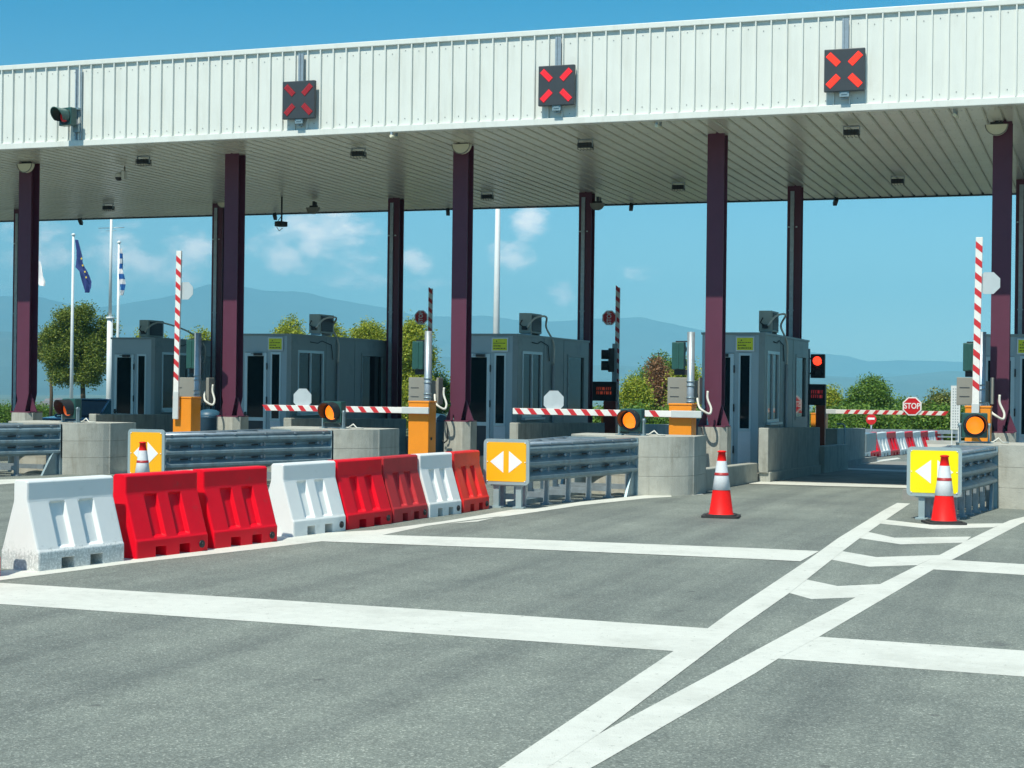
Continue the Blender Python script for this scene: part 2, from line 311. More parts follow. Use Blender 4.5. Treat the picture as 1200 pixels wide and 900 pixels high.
def asphalt_mat():
    mt = bpy.data.materials.new('asphalt'); mt.use_nodes = True; t = mt.node_tree; b = t.nodes['Principled BSDF']
    tcn = nd(t, 'ShaderNodeTexCoord')
    def noise_(sc_, det=6, mp_=None, rough=.6):
        n = nd(t, 'ShaderNodeTexNoise'); n.inputs['Scale'].default_value = sc_; n.inputs['Detail'].default_value = det; n.inputs['Roughness'].default_value = rough
        if mp_:
            q = nd(t, 'ShaderNodeMapping'); q.inputs['Scale'].default_value = mp_; t.links.new(tcn.outputs['Object'], q.inputs[0]); t.links.new(q.outputs[0], n.inputs['Vector'])
        else: t.links.new(tcn.outputs['Object'], n.inputs['Vector'])
        return n.outputs[0]
    def ramp(src, stops):
        r = nd(t, 'ShaderNodeValToRGB'); t.links.new(src, r.inputs[0])
        e = r.color_ramp.elements
        e[0].position, e[0].color = stops[0][0], (*stops[0][1], 1); e[1].position, e[1].color = stops[-1][0], (*stops[-1][1], 1)
        for p_, c_ in stops[1:-1]:
            k = e.new(p_); k.color = (*c_, 1)
        return r.outputs[0]
    def mix(a, b_, f, mode='MIX'):
        x = nd(t, 'ShaderNodeMix', data_type='RGBA', blend_type=mode)
        if isinstance(f, (int, float)): x.inputs[0].default_value = f
        else: t.links.new(f, x.inputs[0])
        t.links.new(a, x.inputs[6])
        if isinstance(b_, tuple): x.inputs[7].default_value = (*b_, 1)
        else: t.links.new(b_, x.inputs[7])
        return x.outputs[2]
    vor = nd(t, 'ShaderNodeTexVoronoi'); vor.inputs['Scale'].default_value = 105; t.links.new(tcn.outputs['Object'], vor.inputs['Vector'])
    bw = nd(t, 'ShaderNodeSeparateColor'); t.links.new(vor.outputs['Color'], bw.inputs[0])
    stones = ramp(bw.outputs[0], [(0, (.130, .148, .134)), (.55, (.188, .214, .194)), (.88, (.24, .268, .242)), (1, (.38, .41, .37))])
    fine = ramp(noise_(190, 3), [(.35, (.66, .66, .66)), (.65, (1.24, 1.24, 1.24))])
    col = mix(stones, fine, .8, 'MULTIPLY')
    # patchy wear
    wear = ramp(noise_(.35, 7, None, .6), [(.33, (.80, .81, .81)), (.66, (1.12, 1.11, 1.08))])
    col = mix(col, wear, 1.0, 'MULTIPLY')
    blot = ramp(noise_(2.2, 8, None, .7), [(.35, (.90, .90, .90)), (.65, (1.07, 1.07, 1.06))])
    col = mix(col, blot, 1.0, 'MULTIPLY')
    # tyre tracks and drips run along the lanes
    tr = ramp(noise_(1, 6, (1.9, .07, 1)), [(.36, (.72, .72, .73)), (.58, (1.06, 1.05, 1.03))])
    col = mix(col, tr, .8, 'MULTIPLY')
    # small dark spots: chewing gum, oil
    v2 = nd(t, 'ShaderNodeTexVoronoi'); v2.inputs['Scale'].default_value = 1.7; t.links.new(tcn.outputs['Object'], v2.inputs['Vector'])
    spots = nd(t, 'ShaderNodeMapRange'); spots.inputs[1].default_value = .03; spots.inputs[2].default_value = .07; spots.inputs[3].default_value = .55; spots.inputs[4].default_value = 0
    t.links.new(v2.outputs['Distance'], spots.inputs[0])
    col = mix(col, (.05, .05, .05), spots.outputs[0])
    cw = nd(t, 'ShaderNodeTexNoise'); cw.inputs['Scale'].default_value = 1.1; cw.inputs['Detail'].default_value = 9; cw.inputs['Roughness'].default_value = .6
    t.links.new(tcn.outputs['Object'], cw.inputs['Vector'])
    vw = nd(t, 'ShaderNodeVectorMath', operation='MULTIPLY_ADD'); t.links.new(cw.outputs['Color'], vw.inputs[0]); vw.inputs[1].default_value = (1.2, 1.2, 0); t.links.new(tcn.outputs['Object'], vw.inputs[2])
    vc = nd(t, 'ShaderNodeTexVoronoi', feature='DISTANCE_TO_EDGE'); vc.inputs['Scale'].default_value = .16; t.links.new(vw.outputs[0], vc.inputs['Vector'])
    cr = nd(t, 'ShaderNodeMapRange'); cr.inputs[1].default_value = .0004; cr.inputs[2].default_value = .0016; cr.inputs[3].default_value = .12; cr.inputs[4].default_value = 0
    t.links.new(vc.outputs['Distance'], cr.inputs[0]); col = mix(col, (.06, .065, .06), cr.outputs[0])
    for (cx_, cy_, r0_, r1_, amt_) in STAINS:
        sb = nd(t, 'ShaderNodeVectorMath', operation='DISTANCE'); sb.inputs[1].default_value = (cx_, cy_, 0)
        wob = nd(t, 'ShaderNodeVectorMath', operation='MULTIPLY_ADD'); nn = nd(t, 'ShaderNodeTexNoise'); nn.inputs['Scale'].default_value = 3.5; nn.inputs['Detail'].default_value = 6
        t.links.new(tcn.outputs['Object'], nn.inputs['Vector']); t.links.new(nn.outputs['Color'], wob.inputs[0]); wob.inputs[1].default_value = (.5, .5, 0); t.links.new(tcn.outputs['Object'], wob.inputs[2])
        t.links.new(wob.outputs[0], sb.inputs[0])
        mr3 = nd(t, 'ShaderNodeMapRange'); mr3.inputs[1].default_value = r0_; mr3.inputs[2].default_value = r1_; mr3.inputs[3].default_value = amt_; mr3.inputs[4].default_value = 0
        t.links.new(sb.outputs['Value'], mr3.inputs[0]); col = mix(col, (.05, .055, .06), mr3.outputs[0])
    t.links.new(col, b.inputs['Base Color']); b.inputs['Roughness'].default_value = .85
    bp = nd(t, 'ShaderNodeBump'); bp.inputs['Strength'].default_value = .35; bp.inputs['Distance'].default_value = .006
    t.links.new(vor.outputs['Distance'], bp.inputs['Height']); t.links.new(bp.outputs[0], b.inputs['Normal'])
    return mt
STAINS = []
for (px_, py_, r0_, r1_, amt_) in ((1196, 778, .10, .34, .75), (1172, 755, .0, .14, .5), (700, 600, .1, .9, .18), (960, 590, .2, 1.2, .25), (1010, 600, .0, .7, .2), (330, 760, .0, .5, .16), (690, 700, .0, .5, .12)):
    q_ = gp(px_, py_); STAINS.append((q_.x+.25, q_.y+.25, r0_, r1_, amt_))
asphalt = asphalt_mat()
def marking_mat():
    mt = M('road_marking_paint', (.62, .63, .57), .7, var=.05, scale=9, bump=.25, bscale=120)
    t = mt.node_tree; b = t.nodes['Principled BSDF']; src = b.inputs['Base Color'].links[0].from_socket
    tcn = nd(t, 'ShaderNodeTexCoord')
    def chip(scale, lo, hi, col, src, amt=.9):
        n = nd(t, 'ShaderNodeTexNoise'); n.inputs['Scale'].default_value = scale; n.inputs['Detail'].default_value = 8; n.inputs['Roughness'].default_value = .75
        t.links.new(tcn.outputs['Object'], n.inputs['Vector'])
        r = nd(t, 'ShaderNodeMapRange'); r.inputs[1].default_value = lo; r.inputs[2].default_value = hi; r.inputs[4].default_value = amt; t.links.new(n.outputs[0], r.inputs[0])
        x = nd(t, 'ShaderNodeMix', data_type='RGBA'); t.links.new(r.outputs[0], x.inputs[0]); t.links.new(src, x.inputs[6]); x.inputs[7].default_value = (*col, 1)
        return x.outputs[2]
    src = chip(16, .60, .66, (.24, .25, .22), src)
    src = chip(55, .60, .68, (.32, .33, .29), src, .7)
    src = chip(1.3, .47, .72, (.42, .43, .38), src, .65)
    t.links.new(src, b.inputs['Base Color'])
    return mt
marking = marking_mat()
slab_mat = M('lane_slab', (.25, .25, .225), .88, var=.15, scale=2, bump=.15, bscale=80, dirt=(.12, .12, .11), dscale=.8, dth=.5)

# ---------------------------------------------------------------- ground, terrain, haze
def smooth(a, b, t):
    t = max(0, min(1, (t-a)/(b-a))); return t*t*(3-2*t)
def terrain_h(x, y):
    d = math.hypot(x, y)
    base = gz(y)-.06
    drop = smooth(85, 420, d)
    h = base - 26*drop - 8*smooth(1200, 3500, d)
    h += noise.noise(Vector((x*.004, y*.004, 3)))*6*smooth(150, 800, d)
    return h
mb = MB()
rings = [0, 6, 12, 18, 24, 25, 30, 36, 42, 50, 60, 75, 90, 110, 140, 180, 230, 300, 400, 520, 700, 950, 1300, 1800, 2500, 3500, 5000, 7500, 11000, 15000]
NA = 220
vs_, fs_ = [], []
for r in rings:
    for k in range(NA):
        a = 2*math.pi*k/NA; x, y = r*math.sin(a), r*math.cos(a); vs_.append((x, y, terrain_h(x, y)))
for i in range(len(rings)-1):
    for k in range(NA):
        fs_.append((i*NA+k, i*NA+(k+1) % NA, (i+1)*NA+(k+1) % NA, (i+1)*NA+k))
mb.add(vs_, fs_, 0, True)
terrain_mat = M('dry_grassland', (.10, .115, .05), .95, var=.35, scale=.02, dirt=(.22, .19, .10), dscale=.006, dth=.5)
tag(obj('terrain', mb, terrain_mat), kind='structure')

mb = MB()
ys = [-30, 0, 10, 20, 24, 25, 27, 30, 34, 38, 42, 48, 55, 62, 70, 75]
xs = [-60, -45, -30, -20, -10, 0, 10, 20, 30]
vs_ = [(x, y, gz(y)) for y in ys for x in xs]; n = len(xs)
mb.add(vs_, [(j*n+i, j*n+i+1, (j+1)*n+i+1, (j+1)*n+i) for j in range(len(ys)-1) for i in range(n-1)])
tag(obj('road', mb, asphalt), kind='structure')
# older pale paving in the lanes, from the stop line on
mb = MB()
ISL = [-27.8, -22.4, -17.05, -11.65, -6.22, -.80, 4.6]       # right-hand edge of every island
for k in range(len(ISL)-1):
    x0, x1 = ISL[k]+.02, ISL[k+1]-2.12
    for a, b in ((30.6, 36), (36, 43), (43, 50)):
        mb.add([(x0, a, gz(a)+.004), (x1, a, gz(a)+.004), (x1, b, gz(b)+.004), (x0, b, gz(b)+.004)], [(0, 1, 2, 3)])
tag(obj('lane_pavement', mb, slab_mat), kind='structure')

# painted lines, measured on the photograph
def ground_poly(name, pix, dz):
    pts = [gp(*q) for q in pix]; pts = [Vector((q.x, q.y, gz(q.y)+dz)) for q in pts]
    bm = bmesh.new(); vv = [bm.verts.new(q) for q in pts]; f = bm.faces.new(vv)
    bmesh.ops.triangulate(bm, faces=[f]); bmesh.ops.recalc_face_normals(bm, faces=bm.faces)
    me = bpy.data.meshes.new(name); bm.to_mesh(me); bm.free(); me.materials.append(marking)
    o = bpy.data.objects.new(name, me); C.objects.link(o); tag(o, kind='structure'); return o
L = [([(-60, 679.5), (4, 683.5), (300, 701.7), (600, 720.9), (836, 737), (790, 763.2), (600, 750), (300, 728.6), (4, 708.3), (-60, 704)], .004),
     ([(950, 745.8), (1195, 762.3), (1300, 769.3), (1300, 801), (1195, 792.8), (908, 771.7)], .004),
     ([(440, 627), (600, 631.8), (880, 642.6), (960, 646.2), (938, 658.2), (880, 655.3), (600, 643), (375, 634.8)], .010),
     ([(1112, 656.2), (1195, 661), (1300, 666.5), (1300, 680.5), (1195, 673.6), (1090, 667.2)], .004),
     ([(556, 920), (592.5, 895), (830, 736.3), (860, 714.4), (945, 657.7), (982, 631), (1035.7, 598), (1051.5, 589.6), (1066.5, 590.3), (1035.7, 611), (1007, 631.4), (989, 645), (974.7, 656.3), (925, 695.4), (860, 741), (845, 752.5), (700, 862), (612, 920)], .008),
     ([(600, 926), (700, 861.5), (857.5, 777.5), (925, 741.3), (1003, 700.2), (1032.8, 684), (1076.7, 662), (1100.8, 650.7), (1132, 634.2), (1174.5, 613.8), (1225, 592), (1225, 601), (1195.7, 614.4), (1116.4, 655.8), (1095, 667), (959, 747), (912.4, 772), (884, 790), (700, 896.5), (640, 928)], .006),
     ([(1033, 608.5), (1083.8, 614.4), (1176, 613.4), (1164.5, 618), (1092.3, 620), (1028, 613.4)], .004),
     ([(1012, 622.3), (1048.4, 630.3), (1138, 629), (1130, 636), (1055.5, 638), (1003, 630.2)], .004),
     ([(983, 645.4), (1027, 653), (1101, 650.6), (1075, 662.4), (1018.6, 664.3), (972, 655.6)], .004),
     ([(942, 678.6), (981.8, 687), (1037, 684.4), (1003, 700.3), (950.7, 702.2), (922, 694.2)], .004),
     ([(-50, 678), (4, 669), (87, 655), (200, 641), (330, 627), (440, 621.5), (520, 611), (600, 597.5), (640, 596), (628, 600), (600, 603.5), (550, 609.5), (500, 616.5), (450, 626.8), (375, 634.8), (300, 643.9), (150, 660.7), (87, 669.3), (5, 679.7), (-50, 687)], .006),
     ([(560, 611.4), (630, 596), (680, 588.3), (755, 580.6), (820, 578), (825, 579.6), (755, 584.5), (680, 592.5), (630, 600), (580, 607), (525, 614)], .0085),
     ([(586, 584.5), (679, 571.5), (720, 566), (722, 568.2), (679, 575), (586, 589)], .004),
     ([(878, 563.9), (1064, 569.3), (1064, 572.6), (878, 567.5)], .012),
     ([(960, 547.6), (1064, 551.6), (1064, 553.6), (960, 549.2)], .012),
     ([(-30, 563.5), (150, 552), (390, 540), (392, 543), (150, 556.5), (-30, 570)], .004),
     ([(1000, 543.2), (1052, 536.6), (1056, 538), (1006, 545)], .014)]
for pix, dz in L: ground_poly('road_marking', pix, dz*.45+(.004 if gp(*pix[0]).y > 29 else 0))

# far mountain ridges
def ridge(name, prof, D, rough, mat, depth=2600, floor=-40, seed=0):
    A = [(math.degrees(math.atan2(*ray(x, 450).xy)), y, x) for x, y in prof]
    mb = MB(); NAZ, NR = 520, 26; a0, a1 = A[0][0], A[-1][0]
    vs_ = []
    for i in range(NAZ+1):
        az = a0+(a1-a0)*i/NAZ
        for j in range(len(A)-1):
            if A[j][0] <= az <= A[j+1][0]: break
        t = (az-A[j][0])/(A[j+1][0]-A[j][0]); ts = t
        py = A[j][1]+(A[j+1][1]-A[j][1])*ts; px = A[j][2]+(A[j+1][2]-A[j][2])*ts
        d = ray(px, py); top = EYE + D*d.z/math.hypot(d.x, d.y)
        dx, dy = math.sin(R_(az)), math.cos(R_(az))
        for q in range(NR+1):
            u = q/NR; r = D-depth+depth*u if q < NR else D
            prof_h = floor+(top-floor)*(u**1.25)
            p_ = Vector((dx*r*.0012, dy*r*.0012, seed))
            k = u*(1-u)*4
            h = prof_h + (noise.fractal(p_, .8, 2.1, 5)*rough*k) - abs(noise.noise(p_*2.2))*rough*.6*k
            h += noise.fractal(p_*5, .8, 2, 4)*rough*.05*(u > .9)
            vs_.append((dx*r, dy*r, h))
    n = NR+1
    mb.add(vs_, [(i*n+j, (i+1)*n+j, (i+1)*n+j+1, i*n+j+1) for i in range(NAZ) for j in range(NR)], 0, True)
    # far side falls away, so the ridge has a back
    back = []
    for i in range(0, NAZ+1, 4):
        t = Vector(vs_[i*n+NR]); s_ = 1+900/D
        back += [tuple(t), (t.x*s_, t.y*s_, floor)]
    mb.add(back, [(2*i, 2*i+1, 2*i+3, 2*i+2) for i in range(len(back)//2-1)], 0, True)
    return tag(obj(name, mb, mat), kind='structure')
hill_mat = M('wooded_hillside', (.060, .080, .055), .95, var=.35, scale=.0016, dirt=(.15, .14, .10), dscale=.0009, dth=.52)
far_prof = [(-1500, 400), (-1000, 370), (-600, 395), (-300, 370), (-100, 355), (4, 347), (47, 348), (80, 357), (110, 361), (143, 357), (158, 353.5), (198, 348), (222, 340), (244, 332.5), (265, 334), (287, 336.5), (319, 343), (340, 341.5), (364, 344), (388, 350.5), (417, 355.5), (452, 361), (480, 368), (508, 371.5), (535, 370.5), (567, 370), (609, 376), (640, 377), (668, 376), (695, 373), (729, 373), (751, 371.5), (772, 376), (800, 383), (825, 388), (870, 399), (915, 408), (951, 413), (980, 415.5), (995, 417), (1010, 422), (1024, 424.5), (1048, 422), (1085, 422.5), (1120, 424), (1200, 425), (1400, 410), (1700, 395), (2100, 405), (2600, 400)]
ridge('hills', far_prof, 9500, 90, hill_mat, 3000)
mid_prof = [(-1500, 420), (-600, 410), (-200, 400), (4, 388), (60, 392), (110, 410), (170, 414), (260, 408), (350, 412), (430, 418), (520, 418), (600, 424), (700, 428), (760, 430), (850, 434), (930, 437), (985, 441), (1030, 443), (1068, 439), (1110, 435), (1150, 436), (1200, 438), (1500, 425), (2100, 430), (2600, 430)]
ridge('hills', mid_prof, 6200, 45, hill_mat, 2200, seed=9)

hz = MB().box(-11000, 11000, -1500, 10600, -70, 650)
hzo = tag(obj('haze', hz, []), kind='stuff')
hm = bpy.data.materials.new('haze'); hm.use_nodes = True; t = hm.node_tree; t.nodes.clear()
pv = nd(t, 'ShaderNodeVolumePrincipled'); pv.inputs['Color'].default_value = (.31, .77, .98, 1); pv.inputs['Density'].default_value = 0.00020; pv.inputs['Anisotropy'].default_value = -0.4
mo = nd(t, 'ShaderNodeOutputMaterial'); t.links.new(pv.outputs[0], mo.inputs['Volume']); hzo.data.materials.clear(); hzo.data.materials.append(hm)

# ---------------------------------------------------------------- canopy
YF, YB, YFA, ZB, ZT, YR = 29.77, 38.0, 27.91, 6.44, 8.15, 40.68
X0C, X1C, PIT_R = -44.0, 8.0, .27
can = thing('toll_canopy', 'long white ribbed canopy roof over the toll lanes', 'canopy roof')
mb = MB()
prof = [];
x = X0C
while x < X1C:
    prof += [(x, YFA), (x+.222, YFA), (x+.226, YFA-.048), (x+.250, YFA-.048), (x+.254, YFA)]; x += PIT_R
prof2 = [(a, b) for a, b in prof] + [(X1C, YFA), (X1C, YFA+.05), (X0C, YFA+.05)]
mb.prism(prof, 'z', ZB+.10, ZT-.10, closed=False, caps=False)
mb.box(X0C, X1C, YFA+.03, YFA+.09, ZB+.08, ZT-.1)
x = X0C
while x < X1C:
    for zz in (ZB+.20, ZT-.24):
        mb.cyl((x+.10, YFA-.008, zz+.03*math.sin(x*7)), (x+.10, YFA+.002, zz+.03*math.sin(x*7)), .009, n=6, mi=1)
    x += PIT_R
obj('fascia', mb, [white_paint, screw], can)
obj('cap_flashing', MB().bbox(X0C, X1C, YFA-.05, YFA+.35, ZT-.10, ZT, .012), white_paint, can)
obj('drip_flashing', MB().bbox(X0C, X1C, YFA-.045, YFA+.12, ZB-.02, ZB+.10, .01), white_paint, can)
mb = MB(); prof = []; x = X0C
while x < X1C:
    prof += [(x, ZB), (x+.200, ZB), (x+.205, ZB+.012), (x+.215, ZB+.012), (x+.220, ZB+.045), (x+.262, ZB+.045), (x+.268, ZB+.0)]; x += PIT_R
mb.prism(prof, 'y', YFA+.10, YR-.02, closed=False, caps=False)
y = YFA+.5
while y < YR-.3:
    x = X0C
    while x < X1C:
        for q in (.05, .15): mb.cyl((x+q, y, ZB-.006), (x+q, y, ZB+.002), .009, n=5, mi=1)
        x += PIT_R
    y += 1.05
obj('soffit', mb, [soffit_paint, screw], can)
mb = MB(); mb.box(X0C, X1C, YFA+.12, YR, ZT-.32, ZT-.12)
obj('roof', mb, roof_membrane, can)
obj('rear_fascia', MB().box(X0C, X1C, YR, YR+.06, ZB-.03, ZT-.2), dark_pl, can)

# ---------------------------------------------------------------- columns
CX = [-22.32+5.12*k for k in range(5)]
def column_mesh(h, w=.32, d=.30, t=.022):
    mb = MB()
    for y0 in (0, d-t):
        mb.box(0, w, y0, y0+t, .42, h)
        mb.add([(w*.30, y0, 0), (w*.70, y0, 0), (w, y0, .42), (0, y0, .42), (w*.30, y0+t, 0), (w*.70, y0+t, 0), (w, y0+t, .42), (0, y0+t, .42)],
               [(0, 1, 2, 3), (4, 7, 6, 5), (0, 4, 5, 1), (1, 5, 6, 2), (3, 2, 6, 7), (0, 3, 7, 4)])
    mb.box(w/2-.012, w/2+.012, t, d-t, 0, h)
    return mb
def make_column(kz, kind, label, group, x, y, z0):
    o = thing('steel_column', label, 'column', (x, y, z0), 0, group)
    h = ZB+.03-z0
    obj('shaft', column_mesh(h), purple, o)
    g = MB()
    for sx in (-1, 1):
        cx = .16+sx*.16
        g.add([(cx+sx*.14, .10, .02), (cx-sx*.02, .10, .02), (cx-sx*.02, .10, .42), (cx+sx*.14, .13, .02), (cx-sx*.02, .13, .02), (cx-sx*.02, .13, .42)],
              [(0, 1, 2), (3, 5, 4), (0, 3, 4, 1), (1, 4, 5, 2), (2, 5, 3, 0)])
    obj('gusset', g, purple, o)
    obj('base_plate', MB().box(-.1, .42, -.08, .38, 0, .025), purple, o)
    if kind == 'rear':
        obj('cable_tray', MB().box(.075, .165, -.035, -.003, .6, h-.15).box(.06, .18, -.04, -.003, 1.2, 1.23).box(.06, .18, -.04, -.003, 3.6, 3.63), galv, o)
        obj('bracket', MB().box(.02, .06, -.02, -.003, h-1.0, h-.97).box(.2, .24, -.02, -.003, h-1.0, h-.97), plate_back, o)
    return o
names_f = ['far left', 'second from left', 'middle', 'fourth from left', 'far right']
lab_f = ['purple steel front column at the left edge, beside the flags', 'purple steel front column between the two left booths',
         'purple steel front column in the middle, left of the stone-grey guardrail end', 'purple steel front column standing left of the open lane',
         'purple steel front column at the right edge, behind the raised barrier arm']
lab_f[2] = 'purple steel front column behind the pole with the taupe boxes, mid picture'
def plinth_mb():
    c = [(-.12, .0), (0, -.12), (.32, -.12), (.44, 0), (.44, .34), (.32, .46), (0, .46), (-.12, .34)]
    mb = MB().prism(c, 'z', 0, 1.0); return mb
pl_mesh = plinth_mb().mesh('plinth', concrete_lt)
for k, x in enumerate(CX):
    z0 = .97
    make_column(k, 'front', lab_f[k], 'front row of canopy columns', x, YF, z0)
    zb = gz(YF)+.12
    o = obj('concrete_plinth', pl_mesh, None, raw=True); o.location = (x, YF, zb); o.scale = (1, 1, (z0-zb)/1.0)
    tag(o, ['pale concrete block under the purple column at the left edge', 'pale concrete block under the second purple column from the left',
            'pale concrete block under the middle purple column', 'pale concrete block with a cable loop, beside the open lane', 'pale concrete block under the rightmost purple column'][k], 'plinth', 'concrete column plinths')
lab_b = ['dark rear column just left of the second purple column', 'dark rear column behind the STOP paddle, third opening from left', 'dark rear column rising behind the middle booth',
         'dark rear column rising behind the booth beside the open lane', 'dark rear column at the right picture edge', 'dark rear column at the far left, behind the first purple column']
lab_b[1] = 'dark rear column at the back corner of the second booth'
for i, x in enumerate(CX+[at(15.5, 300, YB).x]):
    make_column(i, 'rear', lab_b[i], 'rear row of canopy columns', x, YB, gz(YB)+.15)
# cable loop on the plinth of the open lane and by the middle one
for (k, lab) in ((2, 'thin dark cable looped on the block under the middle column'), (3, 'thin dark cable looped on the block beside the open lane')):
    x = CX[k]; pts = [(x-.02, YF-.13, .95), (x+.02, YF-.2, .88), (x+.04, YF-.2, .72), (x+.02, YF-.18, .6), (x-.05, YF-.16, .55), (x-.10, YF-.12, .6)]
    tag(obj('cable', MB().tube(pts, .014, 6), black_pl), lab, 'cable', 'cables on the plinths')

# ---------------------------------------------------------------- lane signals on the fascia
def led_bar(cx, cz, ang):
    mb = MB(); ca, sa = math.cos(ang), math.sin(ang)
    for i in range(9):
        for j in range(4):
            u = (i-4)*.0265; v = (j-1.5)*.0255
            x, z = cx+u*ca-v*sa, cz+u*sa+v*ca
            mb.cyl((x, -.128, z), (x, -.116, z), .0105, .0115, n=8)
    return mb
def lane_signal(px, py, led, label, dim):
    p = at(px, py, YFA-.16)
    o = thing('lane_signal', label, 'lane signal', (p.x, YFA-.06, p.z), 0, 'red cross lane signals on the canopy')
    obj('bracket', MB().box(-.055, -.02, -.03, 0, -.48, ZT-.16-p.z).box(.02, .055, -.03, 0, -.48, ZT-.16-p.z).box(-.055, .055, -.012, .0, -.48, ZT-.16-p.z), galv, o)
    obj('housing', MB().bbox(-.34, .34, -.115, -.03, -.36, .36, .012), dark_pl, o)
    obj('clamp', MB().box(-.08, .08, -.09, -.03, -.45, -.36).box(-.05, .05, -.10, -.03, -.41, -.38), galv_rail, o)
    for sx, sz in ((-1, 1), (1, 1), (-1, -1), (1, -1)):
        fr = MB(); a = math.atan2(sz, sx)
        mt_ = Matrix.Translation((sx*.185, 0, sz*.185)) @ Matrix.Rotation(-a, 4, 'Y')
        fr.box(-.125, .125, -.118, -.1152, -.058, .058, mat=mt_)
        b = obj('cross_bar', fr, M_ledback(led), o)
        obj('led', led_bar(sx*.185, sz*.185, a), led, b)
_lb = {}
def M_ledback(led):
    if led.name not in _lb:
        e = {'led_red_bright': .5, 'led_red': .12, 'led_red_dim': .0}.get(led.name, .1)
        _lb[led.name] = M('led_window_'+led.name, (.16, .010, .014), .5, emit=(1, .02, .01), estr=e)
    return _lb[led.name]
lane_signal(350, 117, led_c, 'square lane signal with a faint pink-red cross, leftmost of three', 0)
lane_signal(652, 100, led_b, 'square lane signal with a red cross, in the middle of the canopy', 0)
lane_signal(989.5, 82, led_a, 'square lane signal with a bright orange-red cross, rightmost on the canopy', 0)

def signal_head(parent, r, lens, body, w, h, depth, visor, dark=False):
    """one round lens in a box with a visor tube, facing -Y; origin at the box's centre"""
    obj('housing', MB().bbox(-w/2, w/2, 0, depth, -h/2, h/2, .018), body, parent)
    ring = MB(); n = 28
    ln = MB()
    prof = [(0.0, -.045), (r*.4, -.041), (r*.75, -.025), (r, -.002)]
    ln.lathe([(a, b) for a, b in prof], 28)
    ln.xf(Matrix.Rotation(R_(90), 4, 'X') @ Matrix.Scale(-1, 4, Vector((0, 0, 1))))
    obj('lens', ln, lens, parent)
    v = MB(); n = 26
    A0, A1 = R_(-38), R_(218)
    P = []
    for i in range(n+1):
        a = A0+(A1-A0)*i/n; top = max(0, math.sin(a))
        L_ = visor*(.30+.70*((math.sin(a)+1)/2)**.7)
        for rr, yy in ((r+.022, 0), (r+.022, -L_), (r+.008, -L_), (r+.008, 0)):
            P.append((rr*math.cos(a), yy, rr*math.sin(a)))
    for i in range(n):
        for j in range(4):
            v.add([P[i*4+j], P[i*4+(j+1) % 4], P[i*4+4+(j+1) % 4], P[i*4+4+j]], [(0, 1, 2, 3)], 0, False)
    obj('visor', v, black_pl if dark else green_h, parent)
    obj('lens_rim', MB().prism([((r+.03)*math.cos(2*math.pi*i/28), (r+.03)*math.sin(2*math.pi*i/28)) for i in range(28)], 'y', -.012, -.001), black_pl, parent)

p = at(78, 137, YFA-.3)
o = thing('traffic_light', 'single dark green traffic light with hooded red lens on the canopy face', 'traffic light', (p.x, YFA-.36, p.z), R_(-12))
signal_head(o, .13, red_dim, green_h, .34, .36, .16, .30)
ob = obj('bracket', MB().box(-.05, .05, .0, .03, -.42, ZT-.18-p.z).box(-.075, -.05, -.03, .0, -.42, ZT-.18-p.z).box(.05, .075, -.03, 0, -.42, ZT-.18-p.z), galv, o)
ob.matrix_parent_inverse = Matrix.Identity(4); ob.rotation_euler = (0, 0, R_(12)); ob.location = Matrix.Rotation(R_(12), 3, 'Z') @ Vector((.10, .33, 0))
ob2 = obj('clamp', MB().box(-.06, .06, .0, .12, -.28, -.14).box(-.06, .06, .0, .16, .17, .21), galv_rail, o)
ob2.rotation_euler = (0, 0, R_(12)); ob2.location = Matrix.Rotation(R_(12), 3, 'Z') @ Vector((.10, .22, 0))

# ---------------------------------------------------------------- things hung from the soffit
def soffit_pt(px, py, drop=.0):
    p = atz(px, py, ZB-drop); return p
fl = [(420, 181, 'above the second and third openings, nearer the front'), (571, 231, 'near the rear edge right of the middle column'), (686, 171, 'right of centre near the front edge'), (795, 220, 'near the rear edge left of the fourth column'),
      (998, 156, 'above the open lane near the front edge'), (1052, 213, 'above the open lane near the rear edge'), (168, 190, 'beside the dome camera, with loose wires'), (127, 244, 'near the rear edge above the flags')]
proto = None
for px, py, lab in fl:
    p = soffit_pt(px, py, .13)
    if proto is None:
        o = thing('floodlight', 'small caged floodlight '+lab, 'floodlight', (p.x, p.y, ZB), 0, 'floodlights under the canopy'); proto = o; o.scale = (.8,)*3
        obj('housing', MB().bbox(-.16, .16, -.10, .12, -.22, -.09, .015), dark_pl, o)
        obj('diffuser', MB().box(-.14, .14, -.085, .105, -.228, -.221), lamp_glass, o)
        c = MB()
        for xx in (-.16, -.08, 0, .08, .16): c.tube([(xx, -.11, -.09), (xx, -.13, -.25), (xx, .14, -.25), (xx, .13, -.09)], .006, 5)
        c.tube([(-.17, -.13, -.17), (.17, -.13, -.17)], .006, 5)
        obj('cage', c, black_pl, o)
        obj('yoke', MB().box(-.19, -.17, -.02, .02, -.18, -.01).box(.17, .19, -.02, .02, -.18, -.01).box(-.19, .19, -.02, .02, -.02, -.004), galv, o)
    else: dup(proto, (p.x, p.y, ZB), 0, 'small caged floodlight '+lab, scale=.8)
for px, py, lab in ((461, 158, 'left of the middle column'), (771, 146, 'left of the fourth column'), (1119, 133, 'left of the right column')):
    p = soffit_pt(px, py, .06)
    o = thing('tube_lamp', 'short white tube lamp close to the canopy front edge, '+lab, 'tube lamp', (p.x, p.y, ZB), 0, 'short tube lamps by the front edge')
    obj('diffuser', MB().cyl((0, -.12, -.10), (.03, .14, -.10), .028, n=12), lamp_glass, o)
    obj('bracket', MB().box(-.02, .02, -.10, -.07, -.08, 0).box(0, .04, .09, .12, -.08, 0), galv, o)
